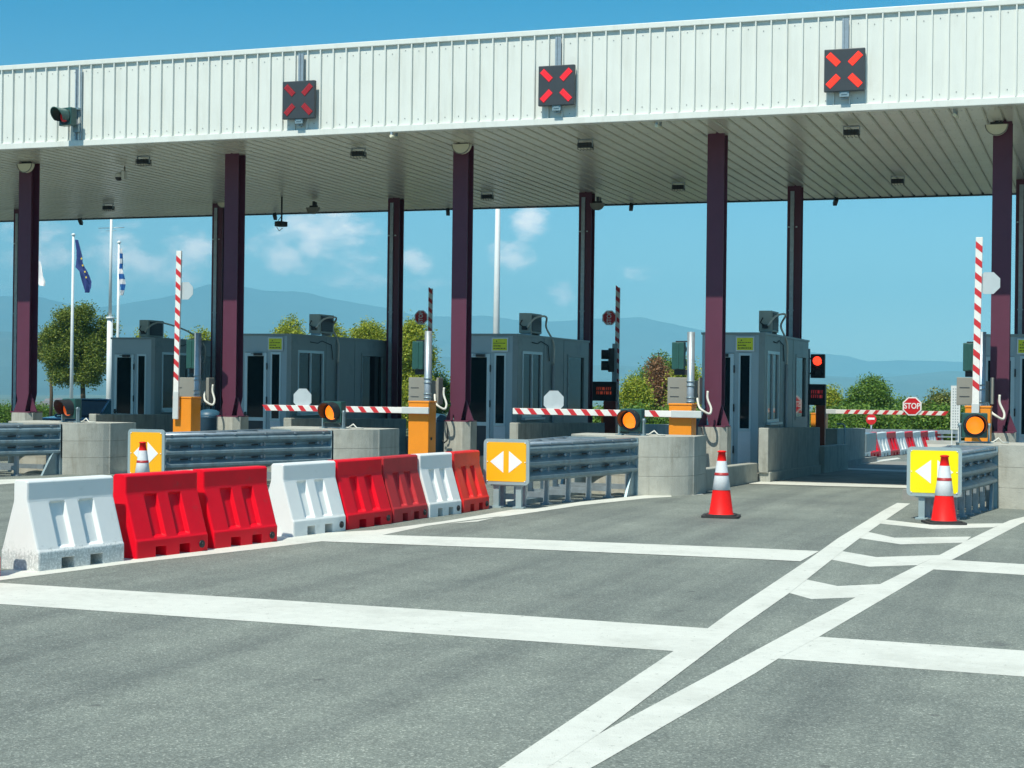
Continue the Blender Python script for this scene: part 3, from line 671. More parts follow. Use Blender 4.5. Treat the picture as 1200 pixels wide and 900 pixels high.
# half-round lamps at the column heads
def half_lamp(x, y, z, r, label, mat_=lamp_glass):
    o = thing('half_round_lamp', label, 'lamp', (x, y, z), 0, 'half-round lamps at the column heads')
    n = 18; poly = [(r*math.cos(math.pi+math.pi*i/n), r*math.sin(math.pi+math.pi*i/n)) for i in range(n+1)]
    obj('bowl', MB().prism(poly, 'y', -.10, 0), mat_, o)
    obj('rim', MB().tube([(q[0], -.105, q[1]) for q in poly], .010, 6), taupe, o)
    obj('bracket', MB().box(-.11, .11, -.06, -.01, .0, .05).box(-.03, .03, -.05, .0, .04, .16).box(.05, .08, -.05, 0, .04, .14), black_pl, o)
for px, py, lab in ((30, 192, 'pale half-round lamp at the head of the leftmost column'), (541, 169, 'pale half-round lamp at the head of the middle column'), (1168, 146, 'pale half-round lamp at the head of the rightmost column')):
    p = at(px, py, YF-.12); half_lamp(p.x, YF-.06, p.z, .19, lab)
for px, py, lab, mt_ in ((367, 243, 'dark half-round lamp hanging near the pole camera', taupe), (401*1.0, 241, '', None), (700, 238, 'dark half-round lamp beside the rear column above the middle booth', taupe), (262, 236, 'white half-round lamp at the head of the left rear column', lamp_glass)):
    if not lab: continue
    p = at(px, py, YB-.12); half_lamp(p.x, YB-.06, p.z, .17, lab, mt_)
# dome camera on a hanging pipe
p = at(146, 205, 31.0)
o = thing('dome_camera', 'white dome camera on a pipe under the canopy', 'camera', (p.x, 31.0, p.z))
obj('pipe', MB().tube([(0, 0, ZB-p.z), (0, 0, .05), (0, 0, -.05)], .018, 8), taupe, o)
obj('arm', MB().box(-.05, .02, -.05, .05, -.10, .08).tube([(-.0, 0, .05), (-.06, 0, .08), (-.15, 0, .05)], .016, 8), white_paint, o)
obj('housing', MB().lathe([(0, .05), (.06, .045), (.085, 0), (.085, -.05)], 20, c=(-.15, 0, 0)), white_paint, o)
obj('dome', MB().lathe([(.08, -.05), (.075, -.085), (.045, -.12), (0, -.13)], 20, c=(-.15, 0, 0)), black_pl, o)
p = at(330, 262, 37.0)
o = thing('pole_camera', 'black camera hanging on a pole between two openings', 'camera', (p.x, 37.0, p.z), R_(-15))
obj('pole', MB().cyl((0, 0, ZB-p.z), (0, 0, .05), .022, n=8), black_pl, o)
obj('body', MB().bbox(-.10, .12, -.16, .10, -.08, .05, .02), black_pl, o)
obj('lens', MB().cyl((0, -.16, -.02), (0, -.22, -.03), .04, n=12), dark_pl, o)
obj('cable', MB().tube([(0, .02, .22), (-.12, 0, .08), (-.16, 0, -.1), (-.08, 0, -.18), (.03, 0, -.12)], .009, 6), black_pl, o)
for px, py, lab in ((97, 258, 'far left, above the blue flag'), (320, 251, 'left of the hanging camera'), (521, 245, 'left of the middle column'), (741, 241, 'between the third and fourth openings'), (980, 235, 'above the open lane')):
    p = atz(px, py, ZB-.06)
    o = thing('lane_camera', 'small black tilted camera on the rear canopy edge, '+lab, 'camera', (p.x, YR-.25, ZB), R_(20), 'small cameras along the rear canopy edge')
    obj('body', MB().bbox(-.05, .05, -.14, .10, -.19, -.09, .012, mat=Matrix.Rotation(R_(-25), 4, 'X')), black_pl, o)
    obj('bracket', MB().cyl((0, 0, -.10), (0, 0, 0), .015, n=8), black_pl, o)

# ---------------------------------------------------------------- island kerbs, walls and noses
def slope(x, y, z): return (x, y, z+gz(y))
isl_lab = ['kerb island under the first grey booth at the left', 'kerb island under the booth behind the second column', 'kerb island under the middle booth', 'kerb island along the left side of the open lane', 'kerb island along the right side of the open lane']
WALLX = {1: at(104, 486, 31.15).x, 2: at(332, 490, 31.15).x, 3: at(597, 495, 31.15).x, 4: at(889, 502, 31.15).x, 5: ISL[5]-.12}
for k in range(1, 6):
    E_ = ISL[k]; mb = MB()
    y0, y1 = 26.0, 49.0
    pts = []
    for y in (y0, 30, 35, 40, 45, y1):
        pts.append(y)
    for a, b in zip(pts[:-1], pts[1:]):
        mb.add([slope(E_-2.1, a, -.05), slope(E_, a, -.05), slope(E_, a, .16), slope(E_-2.1, a, .16), slope(E_-2.1, b, -.05), slope(E_, b, -.05), slope(E_, b, .16), slope(E_-2.1, b, .16)],
               [(3, 2, 6, 7), (1, 5, 6, 2), (0, 3, 7, 4)]+([(0, 1, 2, 3)] if a == y0 else [])+([(4, 7, 6, 5)] if b == y1 else []))
    o = obj('traffic_island', mb, island_c); tag(o, 'long concrete '+isl_lab[k-1], 'island', 'toll islands')
    # low wall between nose and booth
    w1 = MB()
    w1.bbox(E_-.20, E_+.012, 26.1, 31.1, -.02, .37, .02).map(slope)
    o = obj('low_wall', w1, concrete); tag(o, 'low concrete wall edging the '+isl_lab[k-1], 'wall', 'low walls along the islands')
    # high guard wall beside the booth
    wx = WALLX[k]; w2 = MB(); w2.bbox(wx, wx+.19, 31.15, 34.4, .18, 1.05, .02).bbox(wx, wx+.19, 34.406, 37.3, .18, 1.05, .02).bbox(wx, wx+.23, 31.2, 37.3, -.02, .20, .02).bbox(wx+.05, wx+.30, 37.31, 41.0, -.02, .62, .02)
    w2.map(slope)
    o = obj('guard_wall', w2, concrete); tag(o, 'chest-high concrete guard wall beside the booth on the '+isl_lab[k-1], 'wall', 'high walls beside the booths')
    w3 = MB(); w3.bbox(E_-.32, E_-.013, 41.3, 46.5, -.02, 1.0, .02).map(slope)
    o = obj('rear_wall', w3, concrete); tag(o, 'dark concrete wall at the rear of the '+isl_lab[k-1], 'wall', 'rear walls of the islands')
nose_lab = ['rounded concrete island end behind the leftmost guardrail', 'rounded concrete island end above the red and white barriers', 'rounded concrete island end left of the lone traffic cone', 'rounded concrete island end at the right edge']
NR_ = [-16.86, -11.52, -6.05, .02]; NL = [-19.05, -13.6, -8.10, -2.04]
for k in range(4):
    xr, xl = NR_[k], NL[k]; cx = (xl+xr)/2; hw = (xr-xl)/2
    poly = [(xr, 26.05), (xr, 25.22)]
    n = 44
    for i in range(n+1):
        u = 1-2*i/n; poly.append((cx+hw*u*.985, 25.2-.62*(1-u*u)**.75 if 0 < i < n else 25.2))
    poly += [(xl, 25.22), (xl, 26.05)]
    mb = MB()
    for z0, z1 in ((-.03, .30), (.304, .60), (.604, .92)):
        mb.prism(poly, 'z', z0, z1)
    cap = [(cx+(a-cx)*1.0, b) for a, b in poly]
    o = obj('island_nose', mb, concrete_lt); tag(o, nose_lab[k], 'island end', 'rounded concrete island ends')

# ---------------------------------------------------------------- steel crash cushions with sign
thrie = [(.0, .62), (.045, .595), (.085, .555), (.085, .52), (.0, .455), (.0, .425), (.085, .36), (.085, .325), (.0, .26), (.0, .23), (.085, .165), (.085, .13), (.02, .09)]
def crash_cushion(label, xa, xb, xc, xd, ya, yb):
    """near end spans xa..xb at ya, far end xc..xd at yb"""
    o = thing('guardrail_cushion', label, 'guardrail', ((xa+xb)/2, ya, 0), 0, 'steel guardrail cushions before the island ends')
    ox, oy = (xa+xb)/2, ya
    for side in (1, -1):
        n0 = Vector((xb if side > 0 else xa, ya, 0)); n1 = Vector((xd if side > 0 else xc, yb, 0))
        mb = MB(); vs_ = []
        for q in (n0, n1):
            for off, z in thrie: vs_.append((q.x+side*(off-.085)-ox, q.y-oy, z+.26))
            for off, z in reversed(thrie): vs_.append((q.x+side*(off-.091)-ox, q.y-oy, z+.26))
        n = len(thrie)*2
        mb.add(vs_, [(i, (i+1) % n, n+(i+1) % n, n+i) for i in range(n)]); mb.add(vs_, [tuple(range(n)), tuple(range(n, 2*n))[::-1]])
        # slots and bolt heads
        bt = mb; d = (n1-n0)
        for f in (.16, .36, .57, .78, .93):
            for zz in (.44, .245):
                c = n0+d*f; x = c.x+side*(-.083)-ox
                bt.cyl((x, c.y-oy, zz+.26), (x+side*.03, c.y-oy, zz+.26), .026, n=8, mi=2)
                bt.box(min(x, x+side*.006), max(x, x+side*.006), c.y-oy-.30, c.y-oy-.07, zz+.25, zz+.275, 1)
        rail = obj('rail', mb, [galv_rail, dark_gap, galv], o)
        lp = MB().tube([(n0.x-ox-side*.05, 0, .875), (n1.x-ox-side*.05, n1.y-oy, .875)], .028, 8)
        obj('top_lip', lp, galv, rail)
    N = 6
    for i in range(N):
        f = .04+.92*i/(N-1); y = ya+(yb-ya)*f; l = xa+(xc-xa)*f; r = xb+(xd-xb)*f
        fr = MB()
        for q in (l+.10, r-.10): fr.box(q-ox-.035, q-ox+.035, y-oy-.03, y-oy+.03, .02, .86).box(q-ox-.07, q-ox+.07, y-oy-.06, y-oy+.06, .0, .025)
        fr.box(l+.1-ox, r-.1-ox, y-oy-.02, y-oy+.02, .55, .85).box(l+.1-ox, r-.1-ox, y-oy-.02, y-oy+.02, .10, .18)
        fr.box(l+.02-ox, r-.02-ox, y-oy-.05, y-oy+.05, .862, .885)
        obj('post', fr, galv, o)
    ed = MB()
    for q in (xc+.01, xd-.05): ed.box(q-ox, q-ox+.05, yb-oy, yb-oy+.06, 0, .90)
    ed.box(xc-ox, xd-ox, yb-oy+.01, yb-oy+.05, .30, .90)
    for q in (xc+.05, xd-.09):
        ed.add([(q-ox, yb-oy-.45, .0), (q-ox, yb-oy, .0), (q-ox, yb-oy, .42), (q-ox, yb-oy-.12, .42), (q-ox+.04, yb-oy-.45, .0), (q-ox+.04, yb-oy, .0), (q-ox+.04, yb-oy, .42), (q-ox+.04, yb-oy-.12, .42)],
               [(0, 1, 2, 3), (4, 7, 6, 5), (0, 3, 7, 4), (3, 2, 6, 7), (0, 4, 5, 1)])
    obj('backup_frame', ed, galv_rail, o)
    obj('ground_rail', MB().box((xa+xb)/2-.06-ox, (xa+xb)/2+.06-ox, .1, yb-oy, .0, .07), galv_rail, o)
    return o
crash_cushion('long steel guardrail cushion at the left picture edge', -19.35, -18.75, -19.0, -17.5, 21.3, 24.62)
crash_cushion('steel guardrail cushion behind the amber sign with the hidden cone', -13.75, -13.25, -13.5, -12.12, 21.3, 24.62)
crash_cushion('steel guardrail cushion behind the amber arrow sign mid picture', -7.98, -7.50, -8.02, -6.80, 21.3, 24.60)
crash_cushion('steel guardrail cushion behind the yellow arrow sign at the right', -2.25, -1.72, -2.12, -1.40, 22.1, 24.62)
# small conduit lying under the cushion
def arrow_sign(label, px0, px1, py0, py1, Y, sheet, gap=.05, posts=((-.16, .0), (.17, .0))):
    a, b = at(px0, py0, Y), at(px1, py0, Y); c = at(px1, py1, Y)
    wd = b.x-a.x; top = (a.z+b.z)/2; bot = c.z; h = top-bot; cx = (a.x+b.x)/2
    o = thing('arrow_sign', label, 'road sign', (cx, Y, 0), 0, 'two-way arrow signs')
    def rrect(w_, z0, z1, r):
        out_ = []
        for sx, sz, a0 in ((1, 1, 0), (-1, 1, 90), (-1, -1, 180), (1, -1, 270)):
            for i in range(6):
                an = R_(a0+90*i/5); out_.append((sx*(w_/2-r)+r*math.cos(an), (z1-r if sz > 0 else z0+r)+r*math.sin(an)))
        return out_
    obj('backing_plate', MB().prism(rrect(wd, bot, top, .06), 'y', 0, .03), sign_frame, o)
    e = .045
    obj('face', MB().prism(rrect(wd-2*e, bot+e, top-e, .035), 'y', -.004, -.0005), sheet, o)
    cz = (top+bot)/2; s = h*.24; tw = wd*.33
    for sx in (-1, 1):
        obj('arrow', MB().prism([(sx*gap*.8, cz+s), (sx*gap*.8, cz-s), (sx*(gap*.8+tw*.88), cz)], 'y', -.007, -.0045), sign_white, o)
    for q, dy in posts: obj('leg', MB().box(q-.04, q+.04, .04+dy, .10+dy, 0, bot+.25).box(q-.08, q+.08, .02+dy, .14+dy, 0, .02), sign_frame, o)
    obj('bracket', MB().box(-.24, .24, .03, .06, bot-.02, bot+.03), sign_frame, o)
    rv = MB()
    for sx in (-1, 1):
        for f in (.08, .5, .92): rv.cyl((sx*(wd/2-.06), -.012, bot+h*f), (sx*(wd/2-.06), -.004, bot+h*f), .008, n=8)
    obj('rivet', rv, sign_white, o)
    return o
arrow_sign('amber sign with two white arrowheads, half hidden by a cone behind the barriers', 150, 193, 503, 560, 21.0, amber_panel, .035)
arrow_sign('amber sign with two white arrowheads, right of the last barrier', 567, 620.5, 514.5, 569, 21.1, amber_panel)
arrow_sign('bright yellow sign with two white arrowheads, cone in front', 1063, 1127.5, 524, 583, 21.95, yellow_panel)

# ---------------------------------------------------------------- water-filled barriers
def barrier_mesh(Ln=1.04):
    """runs along +X, front faces -Y, base centred"""
    H_ = .80; half = .235; top = .085
    def shell(x0, x1, dy=0.0, z_lo=.0, cut=False):
        f = [(-half+dy*0, .0), (-half, .17), (-top-.005+dy*0, .64), (-top, .655), (-top, H_-.015), (-top+.015, H_)]
        return f
    mb = MB(); 
    f = [(-half, .0), (-half, .165), (-half+.012, .18), (-top-.004, .60), (-top, .625), (-top, H_-.02), (-top+.02, H_)]
    def ysec(z, depth):  # front profile y at height z for a recess of given depth
        pts = f
        for (y0, z0), (y1, z1) in zip(pts[:-1], pts[1:]):
            if z0 <= z <= z1: return y0+(y1-y0)*(z-z0)/(z1-z0 if z1 > z0 else 1)+depth
        return pts[-1][0]+depth
    # x stations: recess panels and fork notches
    st = [0, .02, .245, .27, .42, .435, .59, .615, .765, .78, Ln-.02, Ln]
    rec = [(.27, .42), (.615, .765)]
    zs = [0, .10, .165, .19, .205, .30, .40, .50, .585, .60, .625, .64, H_-.02, H_]
    def depth(x, z):
        for a, b in rec:
            if a-.001 <= x <= b+.001 and .20 <= z <= .59:
                return .045
        return 0
    # front and back grids
    def grid(sgn):
        vs_ = []
        for z in zs:
            for x in st:
                inset = .006 if x in (0, Ln) else 0
                y = ysec(z, depth(x, z)) + (inset if True else 0)
                vs_.append((x, -y if sgn < 0 else y, z))
        n_ = len(st); fs_ = []
        for j in range(len(zs)-1):
            for i in range(n_-1):
                a, b = st[i], st[i+1]
                if zs[j+1] <= .11 and any(a >= q0-.02 and b <= q1+.02 and (b-a) > .05 for q0, q1 in rec): continue
                fs_.append((j*n_+i, j*n_+i+1, (j+1)*n_+i+1, (j+1)*n_+i))
        mb.add(vs_, fs_); return vs_
    g = grid(1); g2 = grid(-1)
    n_ = len(st)
    # top
    mb.add(g[-n_:]+g2[-n_:], [(i, i+1, n_+i+1, n_+i) for i in range(n_-1)])
    # ends
    for xi in (0, n_-1):
        ring = [g[j*n_+xi] for j in range(len(zs))]+[g2[j*n_+xi] for j in reversed(range(len(zs)))]
        mb.add(ring, [tuple(range(len(ring)))])
    # notch tunnels
    for a, b in rec:
        mb.add([(a, -half, .10), (b, -half, .10), (b, half, .10), (a, half, .10)], [(0, 1, 2, 3)])
        for xx in (a, b): mb.add([(xx, -half, 0), (xx, -half, .10), (xx, half, .10), (xx, half, 0)], [(0, 1, 2, 3)])
    return mb
def bevel_mesh(me, w_, seg=2, ang=25):
    bm = bmesh.new(); bm.from_mesh(me)
    ed = [e for e in bm.edges if len(e.link_faces) == 2 and e.calc_face_angle(0) > R_(ang)]
    bmesh.ops.bevel(bm, geom=ed, offset=w_, segments=seg, profile=.5, affect='EDGES', clamp_overlap=True)
    bm.to_mesh(me); bm.free()
    for q in me.polygons: q.use_smooth = False
bmesh_cache = {}
def barrier(label, p0, p1, mat_, zscale=1.0):
    """p0, p1: pixels of the front foot's two ends"""
    a, b = gp(*p0), gp(*p1); d = (b-a); rz = math.atan2(d.y, d.x); ln = d.length
    o = thing('plastic_barrier', label, 'barrier', (a.x, a.y, 0), rz, 'water-filled barriers closing the lanes')
    if mat_.name not in bmesh_cache:
        me = barrier_mesh().mesh('barrier_body', mat_); bevel_mesh(me, .007, 2)
        me.transform(Matrix.Translation((0, .235, .0)))
        bmesh_cache[mat_.name] = me
    bo = obj('body', bmesh_cache[mat_.name], None, o, raw=True); bo.scale = (ln/1.04, 1, 1)
    if mat_ is not bar_grimy: obj('drain_plug', MB().cyl((ln-.10, -.012, .075), (ln-.10, .01, .075), .038, n=14).cyl((ln-.10, -.026, .075), (ln-.10, -.01, .075), .018, n=8), black_pl, o)
    return o
BR = [('white barrier, nearest and leftmost, with grimy foot', (45, 670), (146, 657.5), bar_grimy),
      ('bright red barrier next to the nearest white one', (160, 655.5), (244, 645.2), bar_red),
      ('bright red barrier, third whole one from the left', (251, 643.5), (325.5, 634.5), bar_red),
      ('white barrier between red pairs, in the middle of the row', (344, 629.5), (405.5, 621.5), bar_white),
      ('red barrier just right of the middle white one', (407.5, 621), (459.5, 613.5), bar_red),
      ('faded dull red barrier right of two brighter reds', (461.5, 613), (501.5, 606.5), bar_faded),
      ('small white barrier between the faded one and the orange-red one', (503.5, 606.5), (541, 601.5), bar_white),
      ('orange-red barrier at the far end of the row beside the amber sign', (543.5, 601), (573.5, 596), bar_orange)]
for args in BR: barrier(*args)
g0, g1 = gp(45, 670), gp(146, 657.5); dd = (g1-g0).normalized()
a = gp(12.5, 676.5); 
o = thing('plastic_barrier', 'red barrier cut off by the left picture edge', 'barrier', (a.x-dd.x*1.04-.10, a.y-dd.y*1.04, 0), math.atan2(dd.y, dd.x), 'water-filled barriers closing the lanes')
obj('body', bmesh_cache[bar_red.name], None, o, raw=True)

# ---------------------------------------------------------------- cones
def make_cone(label, loc, scale=1, rz=0):
    o = thing('traffic_cone', label, 'traffic cone', loc, rz, 'red and white traffic cones')
    r = lambda z: .165-.122*(z/.87)
    s_ = MB(); s_.lathe([(r(.035)+.012, .035), (r(.05), .05), (r(.36), .36)], 40); obj('lower_cone', s_, cone_red, o)
    obj('sleeve', MB().lathe([(r(.36)+.001, .36), (r(.36)+.005, .362), (r(.55)+.004, .55)], 40), cone_white, o)
    obj('ring', MB().lathe([(r(.55)+.007, .55), (r(.585)+.007, .585), (r(.585), .587)], 40), cone_ring, o)
    obj('sleeve', MB().lathe([(r(.587)+.004, .587), (r(.74)+.004, .74)], 40), cone_white, o)
    obj('tip', MB().lathe([(r(.74), .74), (r(.85), .85), (r(.85)+.012, .853), (r(.85)+.012, .868), (r(.87)-.012, .876), (.02, .876), (.018, .80), (0, .80)], 32), cone_red, o)
    b = MB(); poly = []
    hw = .245
    for sx, sy, a0 in ((1, 1, 0), (-1, 1, 90), (-1, -1, 180), (1, -1, 270)):
        for i in range(5):
            an = R_(a0+90*i/4); poly.append((sx*(hw-.06)+.06*math.cos(an), sy*(hw-.06)+.06*math.sin(an)))
    b.prism(poly, 'z', 0, .028); b.prism([(x*.8, y*.8) for x, y in poly], 'z', .0285, .042)
    obj('base', b, rubber, o)
    o.scale = (scale,)*3
    return o
c1 = gp(845, 606); make_cone('red and white cone standing alone on the open asphalt', (c1.x, c1.y, 0), 1.0, R_(8))
c2 = gp(1106, 613.5); make_cone('red and white cone in front of the yellow arrow sign', (c2.x, c2.y, 0), 1.0, R_(20))
p = at(167.5, 514.5, 20.35); make_cone('worn cone behind the barriers, in front of the amber sign', (p.x, 20.35, 0), .93, R_(30))

# ---------------------------------------------------------------- booths
def booth(k, label, Rx, Y0, L_, W_=1.28, top=2.76):
    z0 = gz(Y0)+.16; h = top-z0
    o = thing('toll_booth', label, 'toll booth', (Rx-W_, Y0, z0), 0, 'grey toll booths')
    # walls as one shell with openings built from strips
    wb = MB()
    t = .05; zc = h-.42
    dl, dr = .10, .66                     # door
    sl_, sr = .76, 1.02                   # side light
    wb.box(0, W_, 0, t, zc, h-.04); wb.box(0, dl, 0, t, 0, zc); wb.box(dr, sl_, 0, t, 0, zc); wb.box(sr, W_, 0, t, 0, zc)
    wb.box(sl_, sr, 0, t, 0, .06)
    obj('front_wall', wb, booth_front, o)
    sw = MB()
    wins = [(.32, 1.62), (L_-1.65, L_-.35)]
    ys_ = [0.0]+[q for w_ in wins for q in w_]+[L_]
    zl, zh = .98, h-.36
    for xs0, xs1 in ((W_-t, W_-.0), (0, t)):
        e0 = xs0; e1 = xs1
        sw.box(e0, e1, t+.001, L_, 0, zl); sw.box(e0, e1, t+.001, L_, zh, h-.04)
        for a, b in ((t+.001, wins[0][0]), (wins[0][1], wins[1][0]), (wins[1][1], L_)): sw.box(e0, e1, a, b, zl, zh)
    sw.box(t, W_-t, L_-t, L_, 0, h-.04)
    # panel joints
    for yy in (1.75, L_*.62): sw.box(W_, W_+.006, yy, yy+.02, 0, h-.05)
    sw.box(W_, W_+.005, 1.76, L_*.62, h-.72, h-.705)
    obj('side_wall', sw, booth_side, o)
    obj('corner_post', MB().bbox(W_-.11, W_+.012, -.015, .12, 0, h-.03, .015), booth_side, o)
    rf = MB().box(-.02, W_+.02, -.03, L_+.03, h-.045, h)
    obj('roof', rf, booth_side, o)
    obj('floor_slab', MB().box(.02, W_-.02, .06, L_-.06, .0, .03), dark_pl, o)
    # counter and chair shape inside to break the darkness
    obj('counter', MB().box(.7, W_-.08, .3, 1.6, .85, .9).box(.75, 1.1, .9, .95, .9, 1.25), dark_pl, o)
    d = obj('door', MB().box(dl, dl+.07, -.02, .03, .02, zc-.01).box(dr-.07, dr, -.02, .03, .02, zc-.01).box(dl+.07, dr-.07, -.02, .03, zc-.09, zc-.01)
            .box(dl+.07, dr-.07, -.02, .03, .80, .88).box(dl+.07, dr-.07, -.02, .03, .02, .10), alu, o)
    obj('door_glass', MB().box(dl+.07, dr-.07, .0, .008, .88, zc-.09), glass, d)
    obj('kick_panel', MB().box(dl+.07, dr-.07, .0, .008, .10, .80), dark_pl, d)
    obj('handle', MB().box(dl+.015, dl+.055, -.06, -.02, .88, 1.0).box(dl+.015, dl+.12, -.07, -.05, .93, .955), black_pl, d)
    obj('hinge', MB().cyl((dr+.01, -.025, .35), (dr+.01, -.025, .50), .014, n=8).cyl((dr+.01, -.025, zc-.40), (dr+.01, -.025, zc-.25), .014, n=8).cyl((dr+.01, -.025, 1.2), (dr+.01, -.025, 1.35), .014, n=8), black_pl, d)
    obj('door_closer', MB().box(.35, .55, -.07, -.02, zc-.08, zc-.02).box(.30, .48, -.11, -.09, zc-.05, zc-.035), black_pl, d)
    s = obj('side_light', MB().box(sl_, sl_+.035, -.01, .03, .86, zc).box(sr-.035, sr, -.01, .03, .86, zc).box(sl_+.035, sr-.035, -.01, .03, zc-.05, zc).box(sl_-.0, sr+.0, -.03, .03, .80, .86), alu, o)
    obj('pane', MB().box(sl_+.035, sr-.035, .005, .012, .86, zc-.05), glass, s)
    pn = MB().box(sl_, sr, -.006, .03, .06, .80)
    for i in range(5): pn.box(sl_+.03+i*.045, sl_+.036+i*.045, -.010, -.0062, .08, .78)
    obj('infill_panel', pn, panel_white, o)
    for i, (a, b) in enumerate(wins):
        f = MB()
        for q0, q1, z_0, z_1 in ((a, a+.05, zl, zh), (b-.05, b, zl, zh), (a+.05, b-.05, zh-.06, zh), (a+.05, b-.05, zl, zl+.06)): f.box(W_-.045, W_+.012, q0, q1, z_0, z_1)
        if i == 0: f.box(W_-.04, W_+.008, (a+b)/2-.02, (a+b)/2+.02, zl+.06, zh-.06)
        fo = obj('window', f, alu if i == 0 else booth_side, o)
        obj('pane', MB().box(W_-.035, W_-.028, a+.05, b-.05, zl+.06, zh-.06), glass, fo)
        if i == 0: obj('sill', MB().box(W_-.02, W_+.09, a-.02, b+.02, zl-.05, zl-.005), alu, fo)
        f2 = MB()
        for q0, q1, z_0, z_1 in ((a, a+.05, zl, zh), (b-.05, b, zl, zh), (a+.05, b-.05, zh-.06, zh), (a+.05, b-.05, zl, zl+.06)): f2.box(-.012, .04, q0, q1, z_0, z_1)
        fo = obj('window', f2, alu, o)
        obj('pane', MB().box(.02, .027, a+.05, b-.05, zl+.06, zh-.06), glass, fo)
    # thin lightning rod and roof conduit
    obj('conduit', MB().tube([(W_+.03, 2.35, -.1+.1), (W_+.03, 2.35, h-.62)], .03, 8), cable_g, o)
    obj('wall_cable', MB().tube([(W_+.015, .9, h-.16), (W_+.015, 1.3, h-.18), (W_+.015, 1.5, h-.12), (W_+.015, 2.0, h-.2), (W_+.015, 2.1, h-.55)], .010, 5), black_pl, o)
    return o
def ray_hit_len(px, py, Rx):                        # depth at which this pixel's ray crosses the plane X = Rx
    d = ray(px, py); return d.y*(Rx/d.x)
BT = [(0, 'grey toll booth at the left, behind the orange cabinet with raised arm', 182, 395.5, 35.6, 222),
      (1, 'grey toll booth between the second and middle purple columns', 341.7, 391, 32.9, 456),
      (2, 'grey toll booth right of the middle purple column', 606.7, 391, 32.7, 690),
      (3, 'grey toll booth on the left side of the open lane', 896, 389.5, 32.6, 947.5),
      (4, 'grey toll booth cut off by the right picture edge', None, None, 32.6, None)]
BPOS = []
for k, lab, px, py, Y0, pxb in BT:
    if k == 4:
        a = at(1183, 400, Y0); Rx = a.x+.72; L_ = 4.2; top = 2.80
    else:
        q = at(px, py, Y0); Rx = q.x; top = q.z; L_ = ray_hit_len(pxb, 401, Rx)-Y0
    L_ = max(3.6, min(6.2, L_)); BPOS.append((Rx, Y0, L_, top)); print('booth', k, round(Rx, 2), Y0, round(L_, 2), round(top, 2))
    booth(k, lab, Rx, Y0, L_, top=top)
bn = ['leftmost booth', 'second booth from left', 'middle booth', 'booth beside the open lane', 'booth at the right edge']
# notice boards over the side lights
def notice(x, y, z, label):
    o = thing('notice_board', label, 'notice board', (x, y, z), 0, 'yellow notice boards on the booths')
    obj('board', MB().box(-.19, .19, -.02, 0, -.15, .15), panel_white, o)
    obj('face', MB().box(-.165, .165, -.024, -.0202, -.125, .125), sign_yellow, o)
    t = MB(); rr = random.Random(5)
    t.prism([(-.09, .06), (-.055, .06), (-.072, .095)], 'y', -.027, -.0242)
    for row, z_ in enumerate((.03, -.03, -.085)):
        u = -.14
        while u < (.0 if row == 1 else .12):
            w_ = rr.uniform(.012, .035); t.box(u, u+w_, -.027, -.0242, z_-.010, z_+.012 if row else z_+.006); u += w_+rr.uniform(.006, .016)
    obj('lettering', t, sign_ink, o)
for k in (1, 2, 3, 4):
    Rx, Y0, L_, top = BPOS[k]; notice(Rx-.39+(.0 if k < 4 else 0), Y0-.02, top-.235, 'small yellow notice with black writing on the '+bn[k])
# air conditioners with drain hose
def ac_unit(k, label):
    Rx, Y0, L_, top = BPOS[k]
    pxs = {0: 163, 1: 362, 2: 608, 3: 889, 4: 1196}
    Yc = Y0+1.1; a = at(pxs[k], 391, Yc)
    o = thing('air_conditioner', label, 'air conditioner', (a.x, Yc, top+.003), 0, 'air conditioners on the booth roofs')
    obj('casing', MB().bbox(0, .28, 0, .74, .05, .49, .012), ac_grey, o)
    g = MB().box(.2805, .288, .07, .67, .09, .45)
    obj('fan_grille', g, black_pl, o)
    fr = MB()
    for i in range(9): fr.box(.288, .294, .07, .67, .10+i*.042, .108+i*.042)
    obj('louvre', fr, dark_pl, o)
    obj('foot', MB().box(.02, .26, .05, .12, 0, .05), galv, o); obj('foot', MB().box(.02, .26, .62, .69, 0, .05), galv, o)
    obj('valve', MB().box(.08, .20, -.05, 0, .12, .2).tube([(.14, -.03, .16), (.05, -.08, .24), (.1, -.06, .34)], .014, 6), black_pl, o)
    hx = Rx+.03-a.x; hy = Y0+2.35-Yc
    pts = []
    P = [Vector((.20, -.04, .17)), Vector((.34, .10, .38)), Vector((.48, .45, .42)), Vector((hx*.75, hy*.8, .2)), Vector((hx, hy, -.15)), Vector((hx, hy, -.62))]
    for i in range(len(P)-1):
        p0 = P[max(0, i-1)]; p1 = P[i]; p2 = P[i+1]; p3 = P[min(len(P)-1, i+2)]
        for s in range(6):
            u = s/6; pts.append(.5*((2*p1)+(p2-p0)*u+(2*p0-5*p1+4*p2-p3)*u*u+(3*p1-p0-3*p2+p3)*u**3))
    pts.append(P[-1])
    obj('hose', MB().tube(pts, .022, 7), hose_w, o)
for k in range(4): ac_unit(k, 'grey air conditioner with pale hose on the '+bn[k])

